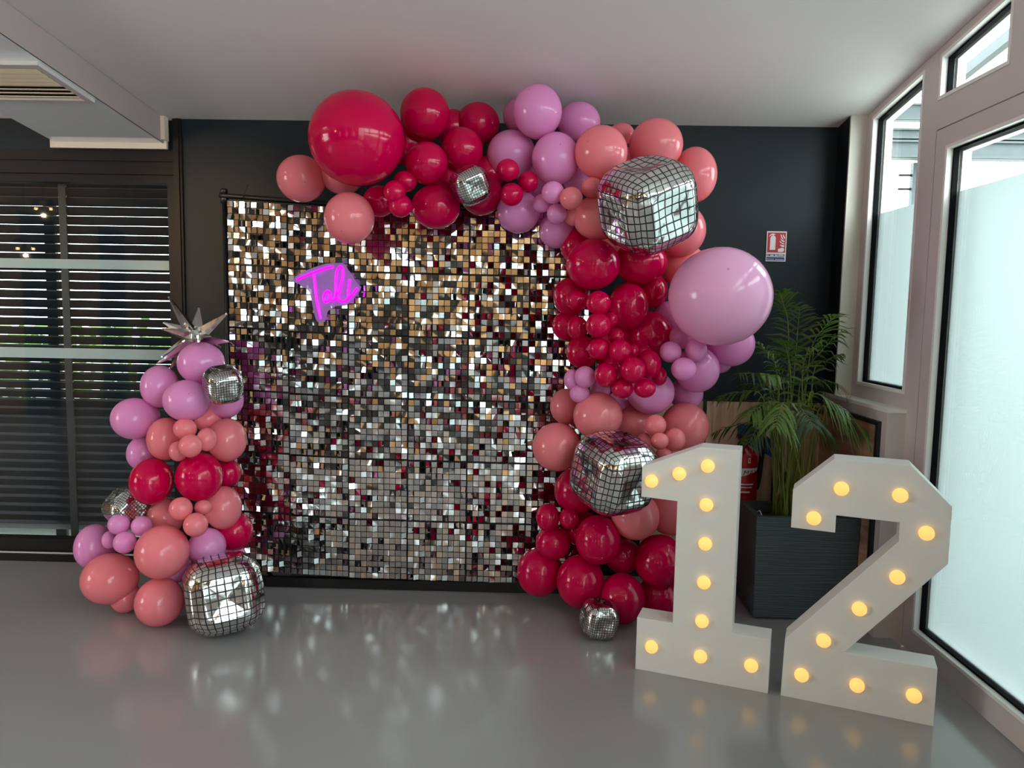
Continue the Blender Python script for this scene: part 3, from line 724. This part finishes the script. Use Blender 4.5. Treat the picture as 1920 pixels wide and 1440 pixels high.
 (1237, 827, 17, 16, 3.14, s_, 'small salmon balloon, centre of the group by the number one', (1237, 829)),
 (1207, 827, 15, 16, 3.26, s_, 'tiny salmon balloon, left of the group by the disco cube'),
 (1245, 852, 16, 14, 3.22, s_, 'tiny salmon balloon just above the slanted top of number one'),
 (1191, 967, 46, 46, 3.32, s_, 'salmon balloon right below the lower disco cube'),
 (1258, 950, 50, 54, 3.42, s_, 'salmon balloon showing under the flag of the number one'),
 # magenta foot of the right flank
 (1082, 920, 43, 44, 3.44, m_, 'magenta balloon left behind the lower disco cube'),
 (1027, 970, 22, 27, 3.38, m_, 'small magenta balloon at the far left of the right foot'),
 (1067, 972, 19, 20, 3.36, m_, 'small magenta balloon between the far left one and disco cube'),
 (1037, 1017, 33, 33, 3.44, m_, 'magenta balloon set back in the left of the right foot'),
 (1090, 990, 34, 34, 3.48, m_, 'magenta balloon in deep shade inside the right foot'),
 (1121, 1012, 43, 47, 3.30, m_, 'shiny magenta balloon at the front of the right foot'),
 (1167, 1042, 34, 34, 3.44, m_, 'magenta balloon set back right of the shiny front one'),
 (1237, 1052, 48, 51, 3.36, m_, 'magenta balloon beside the stem of the number one'),
 (1011, 1072, 42, 47, 3.48, m_, 'lowest left magenta balloon near the bottom of the sequins'),
 (1088, 1090, 45, 51, 3.36, m_, 'magenta balloon above the smallest floor disco cube'),
 (1166, 1122, 44, 49, 3.31, m_, 'magenta balloon on the floor right of the small disco cube'),
 (1237, 1122, 42, 42, 3.40, m_, 'magenta balloon on the floor behind the base of number one'),
 # left column
 (377, 681, 46, 40, 3.40, l_, 'lilac balloon at the top of the left column under the starburst'),
 (300, 725, 38, 40, 3.43, l_, 'lilac balloon left, second level of the left column'),
 (350, 751, 46, 39, 3.26, l_, 'front lilac balloon of the left column beside the disco cube', (354, 738)),
 (422, 750, 36, 35, 3.47, l_, 'lilac balloon behind the upper disco cube of the left column'),
 (252, 785, 46, 39, 3.39, l_, 'lilac balloon sticking out furthest left in mid column'),
 (270, 850, 34, 33, 3.46, l_, 'lilac balloon low behind the left salmon balloon of the column'),
 (310, 823, 36, 40, 3.34, s_, 'salmon balloon left of the salmon minis in the left column'),
 (347, 804, 23, 20, 3.22, s_, 'small salmon balloon, top of the four minis in left column'),
 (388, 824, 20, 22, 3.22, s_, 'small salmon balloon, right of the four minis in left column'),
 (357, 836, 23, 22, 3.13, s_, 'small salmon balloon, front of the four minis in left column', (355, 838)),
 (334, 846, 18, 19, 3.20, s_, 'small salmon balloon, lower left of four minis in left column'),
 (426, 825, 38, 41, 3.37, s_, 'salmon balloon on the right of the left column by the sequins'),
 (390, 785, 26, 26, 3.44, s_, 'salmon balloon in shade behind the top mini of left column'),
 (284, 903, 43, 44, 3.28, m_, 'magenta balloon on the left in the middle of left column'),
 (374, 894, 46, 46, 3.28, m_, 'magenta balloon in the centre of the left column'),
 (428, 887, 25, 26, 3.45, m_, 'magenta balloon peeking out right of the column centre'),
 (339, 954, 23, 22, 3.16, s_, 'small salmon balloon, left of the lower trio in left column'),
 (381, 951, 17, 14, 3.23, s_, 'small salmon balloon, right of the lower trio in left column'),
 (367, 984, 24, 23, 3.13, s_, 'small salmon balloon, bottom of the lower trio in left column'),
 (419, 952, 36, 41, 3.36, s_, 'salmon balloon at lower right of the left column'),
 (310, 970, 37, 36, 3.38, s_, 'salmon balloon in shade under the left magenta of the column'),
 (440, 996, 36, 37, 3.42, m_, 'magenta balloon at the lower right edge touching the sequins'),
 (388, 1025, 37, 36, 3.29, l_, 'lilac balloon above the big floor disco cube at left', (390, 1023)),
 (437, 1046, 26, 26, 3.42, l_, 'lilac balloon sliver behind the top of the big floor disco cube'),
 (335, 1064, 28, 28, 3.34, l_, 'lilac balloon sliver left of the big floor disco cube'),
 (177, 1025, 40, 43, 3.43, l_, 'big lilac balloon at the far left of the column foot'),
 (223, 983, 22, 20, 3.25, l_, 'small lilac balloon, top left of the quartet at column foot'),
 (266, 986, 21, 19, 3.25, l_, 'small lilac balloon, top right of the quartet at column foot'),
 (205, 1012, 15, 17, 3.32, l_, 'small lilac balloon, left of the quartet at column foot'),
 (234, 1017, 23, 21, 3.21, l_, 'small lilac balloon, front of the quartet at column foot', (232, 1031)),
 (246, 974, 15, 15, 3.33, l_, 'tiny lilac balloon hidden at the back of the lilac quartet'),
 (304, 1035, 53, 51, 3.14, s_, 'large round salmon balloon in front at the column foot'),
 (206, 1085, 57, 49, 3.28, s_, 'large salmon balloon on the floor at far left'),
 (299, 1129, 48, 47, 3.17, s_, 'salmon balloon on the floor left of the big disco cube'),
 (235, 1122, 30, 30, 3.30, s_, 'salmon balloon on the floor behind the two front salmon ones'),
]
for row in ROWS: balloon(*row)

# ------------------------------------------------------------------ foil disco cube balloons
def disco(u, v, half, Y, yaw, pitch, roll, m, label, floor=False):
    """inflated foil cube: bulging sides, pinched square on each face with crossing creases"""
    c = at(u, v, Y); dep = (c-CAM).dot(FW); hs = half*dep/FPX
    R = Matrix.Rotation(math.radians(roll), 3, 'Y') @ Matrix.Rotation(math.radians(pitch), 3, 'X') @ Matrix.Rotation(math.radians(yaw), 3, 'Z')
    n = 36; vs, fs, uvs = [], [], []
    for ax in range(3):
        for sg in (-1, 1):
            b0 = len(vs)
            for j in range(n+1):
                for i in range(n+1):
                    s, t = i/n*2-1, j/n*2-1
                    p = [0, 0, 0]; p[ax] = sg; p[(ax+1) % 3] = s; p[(ax+2) % 3] = t
                    q = Vector(p); e = 3.4
                    L4 = (abs(q.x)**e+abs(q.y)**e+abs(q.z)**e)**(1/e); q = q/L4
                    mx = max(abs(s), abs(t))
                    d = .34*max(0, .50-mx)-.045*math.exp(-((mx-.60)/.10)**2)             # dent with crossing creases, raised rim
                    for cs in (-.55, .55):
                        for ct in (-.55, .55): d += .05*math.exp(-((s-cs)**2+(t-ct)**2)/.006)   # puckers at the corners
                    q[ax] -= sg*d*.6
                    w = noise.noise(q*5+Vector((u*.1, v*.1, 0)))*.008
                    vs.append(R @ (q*(1+w))*hs); uvs.append((i/n, j/n))
            for j in range(n):
                for i in range(n):
                    a = b0+j*(n+1)+i; f = (a, a+1, a+n+2, a+n+1); fs.append(f if sg > 0 else f[::-1])
    lo = min(q.z for q in vs)
    if floor: c.z = -lo+.001
    o = obj('disco_balloon', [q+c for q in vs], fs, m, None, origin=(c.x, c.y, c.z+lo), smooth=True)
    ul = o.data.uv_layers.new(name='UVMap')
    for lp in o.data.loops: ul.data[lp.index].uv = uvs[lp.vertex_index]
    tag(o, label, 'foil balloon', 'disco cube foil balloons')
    return o
disco(1214, 385, 80, 3.08, 24, 26, -13, 'disco_foil', 'large silver disco cube balloon high on the arch among salmon balloons')
disco(1151, 886, 70, 3.13, 34, 12, 8, 'disco_foil', 'silver disco cube balloon left of the flag of number one')
disco(420, 1115, 69, 3.13, 27, -6, -9, 'disco_foil', 'large silver disco cube balloon on the floor at left', floor=True)
disco(882, 347, 33, 3.26, 14, 24, -22, 'disco_foil_fine', 'small tilted disco cube balloon among magenta balloons over the backdrop')
disco(1124, 1163, 33, 3.17, 12, 4, 8, 'disco_foil_fine', 'smallest disco cube balloon on the floor before the magenta foot', floor=True)
disco(418, 721, 33, 3.22, 38, 16, 4, 'disco_foil_fine', 'small disco cube balloon at the upper left column beside the sequins')
disco(238, 952, 34, 3.34, 50, 30, -28, 'disco_foil_fine', 'small disco cube balloon half hidden at the left of the column')

# ------------------------------------------------------------------ foil starburst
sc_ = at(368, 634, 3.50)
sb = empty('starburst_balloon', sc_-Vector((0, 0, .06))); tag(sb, 'spiky silver foil starburst balloon on top of the left column', 'foil balloon')
vs, fs = [], []
for i in range(9):
    for k in range(16):
        th, g = PI*i/8, 2*PI*k/16; r = .052*(1+.10*math.sin(5*g+3*th))
        vs.append(sc_+Vector((math.sin(th)*math.cos(g), math.sin(th)*math.sin(g), math.cos(th)))*r)
for i in range(8):
    for k in range(16): fs.append((i*16+k, i*16+(k+1) % 16, (i+1)*16+(k+1) % 16, (i+1)*16+k))
obj('core', vs, fs, 'silver_foil', sb)
for u, v, Y in ((316, 556, 3.46), (373, 578, 3.58), (426, 588, 3.44), (431, 640, 3.36), (304, 617, 3.36), (307, 605, 3.56), (302, 669, 3.42), (295, 681, 3.36), (318, 692, 3.56), (414, 651, 3.54), (372, 640, 3.24), (400, 600, 3.62)):
    tip = at(u, v, Y); d = (tip-sc_); a = d.normalized(); e = a.orthogonal().normalized(); e = (Matrix.Rotation(random.uniform(0, 6), 3, a) @ e); g = a.cross(e)
    vs, prof = [], ((.10, .030), (.28, .031), (.55, .022), (.80, .012), (.97, .0055), (1.0, .006))
    for t, r in prof:
        for k in range(6):
            q = 2*PI*k/6; rr = r*(1.0 if k % 2 else .72); vs.append(sc_+d*t+(e*math.cos(q)+g*math.sin(q))*rr)
    fs = [(i*6+k, i*6+(k+1) % 6, (i+1)*6+(k+1) % 6, (i+1)*6+k) for i in range(len(prof)-1) for k in range(6)]+[tuple(range(6))[::-1], tuple(range(30, 36))]
    obj('spike', vs, fs, 'silver_foil', sb)

# ================================================================== LIT NUMBERS
def digit(name, origin, ang, pts, bulbs, label):
    o0 = Vector(origin); a = math.radians(ang); t = Vector((math.cos(a), math.sin(a), 0)); nn = Vector((t.y, -t.x, 0))
    P = lambda s, z, d=0.0: o0+t*s+Vector((0, 0, z))+nn*d
    root = empty(name, P(.25, 0, -.055)); tag(root, label, 'light-up number', 'white marquee numbers')
    b = prism('body', [P(s, z) for s, z in pts], (0, 0, 0), -nn*.11, 'digit_white', root)
    md = b.modifiers.new('soft_edge', 'BEVEL'); md.width = .0015; md.segments = 2; md.limit_method = 'ANGLE'
    for s, z in bulbs:
        bo = lathe('bulb', P(s, z, -.002), [(.0235, 0), (.0250, .006), (.0246, .013), (.0215, .021), (.0155, .0275), (.008, .031), (.001, .032)], 'bulb_warm', root, 20, nn)
    return root
digit('number_one', (.453, 2.881, 0), -19.9, [(0, 0), (.5, 0), (.5, .208), (.361, .208), (.361, .909), (.215, .909), (0, .815), (0, .697), (.139, .694), (.139, .212), (0, .212)],
      [(.039, .763), (.143, .802), (.247, .841), (.248, .693), (.25, .543), (.251, .392), (.25, .24), (.25, .1), (.062, .104), (.436, .099)],
      'white light-up number one with warm bulbs standing before the balloons')
digit('number_two', (.966, 2.70, 0), -22.0, [(0, 0), (.5, 0), (.5, .208), (.206, .208), (.508, .579), (.508, .776), (.378, .905), (.136, .905), (.005, .779), (.005, .64), (.153, .64), (.153, .703), (.355, .703), (.355, .635), (.005, .219)],
      [(.165, .802), (.35, .799), (.437, .678), (.358, .511), (.08, .685), (.246, .378), (.136, .24), (.069, .096), (.254, .097), (.434, .099)],
      'white light-up number two with warm bulbs beside the glazed door')

# ================================================================== PLANTER, PALM, EXTINGUISHER, SIGN
pl = empty('planter', (1.31, 3.61, 0)); tag(pl, 'tall square dark grey ribbed planter in the corner', 'planter')
PX0, PX1, PY0, PY1 = 1.064, 1.536, 3.395, 3.70
bx0, bx1, by0, by1 = 1.074, 1.526, 3.405, 3.69
tz = .490
v = [(bx0, by0, .012), (bx1, by0, .012), (bx1, by1, .012), (bx0, by1, .012), (PX0, PY0, tz), (PX1, PY0, tz), (PX1, PY1, tz), (PX0, PY1, tz)]
w = .028
v += [(PX0+w, PY0+w, tz), (PX1-w, PY0+w, tz), (PX1-w, PY1-w, tz), (PX0+w, PY1-w, tz), (PX0+w, PY0+w, tz-.09), (PX1-w, PY0+w, tz-.09), (PX1-w, PY1-w, tz-.09), (PX0+w, PY1-w, tz-.09)]
f = [(0, 3, 2, 1), (0, 1, 5, 4), (1, 2, 6, 5), (2, 3, 7, 6), (3, 0, 4, 7)]+[(4+k, 4+(k+1) % 4, 8+(k+1) % 4, 8+k) for k in range(4)]+[(8+k, 8+(k+1) % 4, 12+(k+1) % 4, 12+k) for k in range(4)]+[(12, 13, 14, 15)]
obj('box', v, f, 'planter_grey', pl)
box('plinth', bx0+.02, bx1-.02, by0+.02, by1-.02, 0, .012, 'black_trim', pl)
sz = tz-.07
vs, fs = [], []
for j in range(13):
    for i in range(13):
        x, y = PX0+w+(PX1-PX0-2*w)*i/12, PY0+w+(PY1-PY0-2*w)*j/12
        r2 = ((x-1.27)/.16)**2+((y-3.545)/.12)**2
        vs.append((x, y, sz+.05*math.exp(-r2)+random.uniform(-.006, .006)))
for j in range(12):
    for i in range(12): fs.append((j*13+i, j*13+i+1, (j+1)*13+i+1, (j+1)*13+i))
obj('soil', vs, fs, 'soil', pl, smooth=True)
tube('drip_hose', smooth_path([(1.12, 3.60, sz+.02), (1.135, 3.585, sz+.05), (1.15, 3.56, sz+.02), (1.20, 3.50, sz+.03), (1.26, 3.49, sz+.03)]), .003, 'label_white', pl, 6)

palm = empty('palm_plant', (1.27, 3.56, sz)); tag(palm, 'leafy areca palm growing in the dark planter', 'plant')
rnd = random.Random(11)
def frond(base, top, tip, wl, n, m, droop, leafstart=.42, sw=.0045):
    """arching stem through base-top-tip with narrow leaflets on both sides"""
    base, top, tip = Vector(base), Vector(top), Vector(tip)
    path = smooth_path([base, base.lerp(top, .5)+Vector((rnd.uniform(-.01, .01), rnd.uniform(-.01, .01), 0)), top, top.lerp(tip, .55)+Vector((0, 0, (top-tip).length*.10)), tip], 6)
    n = max(8, int(n*.8)); wl = wl*(.85 if tip.y < 3.38 else 1)
    N_ = len(path); rads = [max(.0012, sw*(1-.8*i/(N_-1))) for i in range(N_)]
    v, f = tubev(path, rads, 5)
    st = obj('frond', v, f, 'palm_stem', palm, smooth=True)
    lv, lf = [], []
    for k in range(n):
        q = leafstart+(1-leafstart)*(k+.5)/n; x = q*(N_-1); i = min(int(x), N_-2); p = path[i].lerp(path[i+1], x-i)
        t = (path[i+1]-path[i]).normalized(); up = Vector((0, 0, 1)); s = t.cross(up)
        if s.length < .15: s = Vector((1, 0, 0))
        s.normalize(); nn = s.cross(t).normalized()
        env = math.sin(PI*min(1, .18+.80*(q-leafstart)/(1-leafstart)))**.7
        for sd in (-1, 1):
            ln = wl*env*rnd.uniform(.75, 1.12); wd = .0056*rnd.uniform(.7, 1.25)
            d = (s*sd*.72+t*rnd.uniform(.45, .75)+nn*rnd.uniform(.05, .35)).normalized()
            b0 = len(lv); prev = p
            for j in range(5):
                h = j/4; pos = p+d*ln*h+Vector((0, 0, -droop*ln*h*h*rnd.uniform(.8, 1.1)))
                side = d.cross(nn).normalized(); ww = wd*(math.sin(PI*(.12+.86*h))**.8 if j < 4 else .03)
                lv += [pos-side*ww, pos+side*ww]
            for j in range(4): a = b0+2*j; lf.append((a, a+1, a+3, a+2))
    lv = [Vector((min(q.x, 1.615), min(q.y, D-.02), q.z)) if q.z > 1.02 and q.y < 3.78 else Vector((min(q.x, XL-.02), min(q.y, D-.02), q.z)) for q in lv]
    obj('leaflets', lv, lf, m, st)
C0 = Vector((1.265, 3.545, sz+.03))
def b_(): return C0+Vector((rnd.uniform(-.075, .085), rnd.uniform(-.06, .07), 0))
G, LG = 'palm_leaf', 'palm_leaf_light'
spec = [  # (pixel of the bend, depth), (pixel of the tip, depth), leaflet length, pairs, droop
 ((1478, 620), 3.62, (1462, 548), 3.60, .16, 15, .35), ((1490, 690), 3.58, (1500, 575), 3.66, .20, 15, .5),
 ((1520, 660), 3.60, (1568, 590), 3.64, .19, 14, .5), ((1500, 720), 3.52, (1580, 620), 3.50, .20, 15, .6),
 ((1455, 690), 3.58, (1415, 640), 3.56, .15, 14, .6), ((1440, 720), 3.52, (1385, 700), 3.42, .17, 16, .7),
 ((1430, 745), 3.62, (1350, 742), 3.62, .15, 15, .7), ((1450, 760), 3.45, (1400, 780), 3.36, .15, 15, .8),
 ((1420, 800), 3.66, (1338, 812), 3.68, .12, 14, .7), ((1470, 730), 3.70, (1440, 660), 3.78, .16, 14, .5),
 ((1535, 768), 3.44, (1622, 805), 3.36, .22, 17, 1.0), ((1520, 745), 3.40, (1590, 775), 3.30, .18, 16, .9),
 ((1510, 720), 3.66, (1570, 720), 3.70, .18, 14, .8), ((1495, 770), 3.38, (1525, 800), 3.24, .17, 15, .9),
 ((1470, 760), 3.36, (1455, 800), 3.22, .16, 14, .9), ((1440, 780), 3.40, (1405, 830), 3.30, .13, 13, .9),
 ((1482, 700), 3.46, (1470, 640), 3.40, .15, 14, .5), ((1505, 690), 3.50, (1540, 640), 3.46, .17, 14, .6),
 ((1460, 720), 3.48, (1425, 700), 3.40, .15, 14, .8), ((1525, 700), 3.56, (1575, 665), 3.52, .16, 14, .6),
 ((1448, 735), 3.70, (1395, 720), 3.80, .15, 14, .7), ((1500, 755), 3.74, (1545, 770), 3.82, .15, 14, .8),
 ((1475, 790), 3.42, (1440, 770), 3.34, .14, 13, .8), ((1515, 790), 3.46, (1560, 820), 3.40, .15, 13, 1.0)]
for (pu, pY, tu, tY, wl_, n_, dr) in spec:
    frond(b_(), at(*pu, pY), at(*tu, tY), wl_, n_, LG if pu in ((1535, 768), (1520, 745)) or rnd.random() < .3 else G, dr)
for k in range(16):   # bare stems in the clump
    b0 = b_(); t0 = b0+Vector((rnd.uniform(-.10, .12), rnd.uniform(-.10, .08), rnd.uniform(.35, .62)))
    tube('stem', smooth_path([b0, b0.lerp(t0, .5)+Vector((rnd.uniform(-.012, .012), 0, 0)), t0], 4), [.0065-.0005*i for i in range(9)], 'palm_stem', palm, 6)

# fire extinguisher hung on the wainscot
ex = empty('fire_extinguisher', (1.105, 3.81, .24)); tag(ex, 'red fire extinguisher with black head behind the planter', 'fire extinguisher')
ec = (1.105, 3.81, 0)
lathe('cylinder', (1.105, 3.81, .24), [(.070, 0), (.078, .012), (.079, .05), (.079, .42), (.074, .455), (.058, .482), (.034, .497), (.028, .505)], 'red_enamel', ex, 28)
lathe('valve', (1.105, 3.81, .742), [(.026, 0), (.026, .02), (.020, .025), (.020, .055), (.014, .06)], 'black_trim', ex, 16)
boxes('handle', [(1.09, 1.12, 3.70, 3.83, .795, .806), (1.09, 1.12, 3.71, 3.82, .772, .780)], 'black_trim', ex)
lathe('gauge', (1.105, 3.785, .772), [(.017, 0), (.017, .012)], 'brass', ex, 16, Vector((0, -1, 0)))
tube('hose', smooth_path([(1.115, 3.80, .79), (1.128, 3.78, .86), (1.155, 3.78, .93), (1.19, 3.80, .955), (1.215, 3.83, .90), (1.215, 3.84, .74), (1.205, 3.84, .58), (1.19, 3.83, .52)]), .012, 'black_trim', ex, 10)
boxes('bracket', [(1.07, 1.14, 3.885, D-.014, .44, .62)], 'black_trim', ex)
def curved(name, r, a0, a1, z0, z1, m, lower=None):
    vs, fs = [], []; n = 10
    for i in range(n+1):
        g = a0+(a1-a0)*i/n; zl = z0 if lower is None else z0+(lower-z0)*i/n
        for z in (zl, z1): vs.append((1.105+r*math.sin(g), 3.81-r*math.cos(g), z))
    for i in range(n): fs.append((2*i, 2*i+2, 2*i+3, 2*i+1))
    return obj(name, vs, fs, m, ex)
curved('logo_panel', .0797, -.9, .95, .588, .645, 'label_white', .632)
curved('label_text', .0797, -.7, .55, .560, .567, 'label_white'); curved('label_text', .0797, -.6, .45, .545, .551, 'label_white'); curved('label_text', .0797, -.7, .30, .520, .528, 'label_white')
curved('label_mark', .0797, .10, .26, .672, .698, 'label_white'); curved('label_mark', .0799, .14, .22, .677, .693, 'red_enamel')
def text(name, s, size, loc, m, parent, extr=.0004, shear=0.0):
    c = bpy.data.curves.new(name, 'FONT'); c.body = s; c.size = size; c.extrude = extr; c.shear = shear; c.align_x = 'CENTER'
    t = bpy.data.objects.new(name, c); COL.objects.link(t); dg = bpy.context.evaluated_depsgraph_get(); dg.update()
    me = bpy.data.meshes.new_from_object(t.evaluated_get(dg)); bpy.data.objects.remove(t)
    R = Matrix.Rotation(PI/2, 3, 'X')
    vv = [R @ q.co+Vector(loc) for q in me.vertices]; ff = [tuple(p.vertices) for p in me.polygons]
    return vv, ff
tv, tf = text('logo_text', 'MAX', .036, (1.128, 3.725, .610), 'red_enamel', ex, shear=.25)
tv = [Vector((q.x, 3.81-math.sqrt(max(.0803**2-(q.x-1.105)**2, 1e-6)), q.z)) for q in tv]
obj('logo_text', tv, tf, 'red_enamel', ex)
# blue cloth hanging behind the extinguisher head
cv, cf = [], []
for j in range(7):
    for i in range(9):
        s, t = i/8, j/6
        cv.append((1.10+.20*s, 3.90-.02*math.sin(5*s+2*t), .845-.10*s*s-.075*t-.03*math.sin(3*s)*t))
k0 = len(cv); cv += [(x, y+.012, z) for x, y, z in cv]
for j in range(6):
    for i in range(8):
        a = j*9+i; cf += [(a, a+1, a+10, a+9), (k0+a+9, k0+a+10, k0+a+1, k0+a)]
tag(obj('blue_cloth', cv, cf, 'blue_cloth', smooth=True), 'blue cloth draped on the wall behind the extinguisher', 'cloth')

# wall sign: extinguisher pictogram
sg = empty('extinguisher_sign', (1.267, D, 1.685)); tag(sg, 'red and blue fire extinguisher sign on the dark wall', 'sign')
X0, X1, Z0, Z1 = 1.2165, 1.3175, 1.686, 1.838
def S(x, y): return (X0+(X1-X0)*(x-325)/(1005-325), Z1-(Z1-Z0)*(y-262)/(1250-262))   # from the close-up of the sign
box('plate', X0, X1, D-.004, D-.0005, Z0, Z1, 'label_white', sg)
def quad(name, x0, y0, x1, y1, m, d=.0045):
    a, b = S(x0, y1), S(x1, y0); return box(name, a[0], b[0], D-d, D-.004, a[1], b[1], m, sg)
quad('red_field', 355, 302, 975, 962, 'sign_red')
quad('blue_field', 345, 1010, 960, 1085, 'sign_blue'); quad('blue_field', 345, 1110, 960, 1222, 'sign_blue')
def poly(name, pts, m, d=.0052): return prism(name, [(S(*p)[0], D-d, S(*p)[1]) for p in pts], (0, 0, 0), (0, .0012, 0), m, sg)
poly('pictogram_bottle', [(440, 870), (630, 870), (630, 470), (605, 425), (565, 405), (565, 375), (612, 378), (600, 350), (540, 335), (480, 345), (430, 385), (405, 435), (425, 432), (470, 395), (520, 378), (520, 405), (475, 425), (450, 475)], 'label_white')
for pts in ([(870, 360), (885, 360), (915, 420), (945, 450), (945, 500), (905, 470), (875, 420)], [(790, 365), (830, 380), (850, 450), (885, 500), (935, 525), (880, 520), (830, 480), (805, 420)],
            [(795, 485), (840, 530), (935, 580), (935, 620), (870, 600), (815, 550)], [(755, 585), (800, 590), (850, 635), (935, 660), (935, 690), (850, 670), (800, 630)],
            [(790, 690), (840, 710), (935, 715), (930, 780), (850, 765), (800, 730)]):
    poly('pictogram_flame', pts, 'label_white')
poly('pictogram_hand', [(725, 840), (790, 825), (850, 795), (910, 805), (938, 860), (925, 925), (860, 940), (725, 938)], 'label_white')
for x0, x1, y in ((360, 415, 1050), (460, 590, 1052), (625, 725, 1050), (745, 930, 1045)): quad('printed_line', x0, y-16, x1, y+16, 'label_white', .0049)
for x0, x1, y in ((360, 600, 1178), (640, 930, 1185)): quad('printed_line', x0, y-7, x1, y+7, 'label_white', .0049)

# warm lamps at the left (their twin sparks show in the balloons and in the glass)
def lamp(x, y, z, label, watt=7):
    e = empty('ceiling_lamp', (x, y, z)); tag(e, label, 'lamp', 'twin warm lamps out of view')
    tube('rod', [(x, y, z+.06), (x, y, cz(y))], .006, 'lamp_metal', e)
    tube('arm', [(x-.07, y, z+.06), (x+.07, y, z+.06)], .008, 'lamp_metal', e)
    for s in (-.06, .06):
        lathe('shade', (x+s, y, z), [(.032, 0), (.028, .05), (.012, .07)], 'lamp_metal', e, 14)
        lathe('bulb', (x+s, y, z-.012), [(.003, -.008), (.009, -.004), (.012, .003), (.010, .012)], 'lamp_warm', e, 12)
    pd = bpy.data.lights.new('lamp_light', 'POINT'); pd.energy = watt; pd.color = (1, .72, .42); pd.shadow_soft_size = .012
    po = bpy.data.objects.new('lamp_light', pd); COL.objects.link(po); po.parent = e; po.location = (0, 0, -.06)
    return e
lamp(-3.90, 2.0, 2.17, 'upper twin warm lamp hanging at the far left, out of view')
lamp(-3.86, 2.3, 1.83, 'lower twin warm lamp hanging at the far left, out of view')
wl_ = lamp(-3.3, -.2, 2.45, 'twin warm lamp hanging behind the viewer, out of view', 20)
sd = bpy.data.lights.new('lamp_spot', 'SPOT'); sd.energy = 300; sd.color = (1, .66, .34); sd.spot_size = math.radians(16); sd.spot_blend = 1.0; sd.shadow_soft_size = .04
so_ = bpy.data.objects.new('lamp_spot', sd); COL.objects.link(so_); so_.parent = wl_; so_.location = (0, 0, -.05)
so_.rotation_euler = (Vector((-1.62, 3.95, 1.72))-Vector((-3.3, -.2, 2.40))).to_track_quat('-Z', 'Y').to_euler()
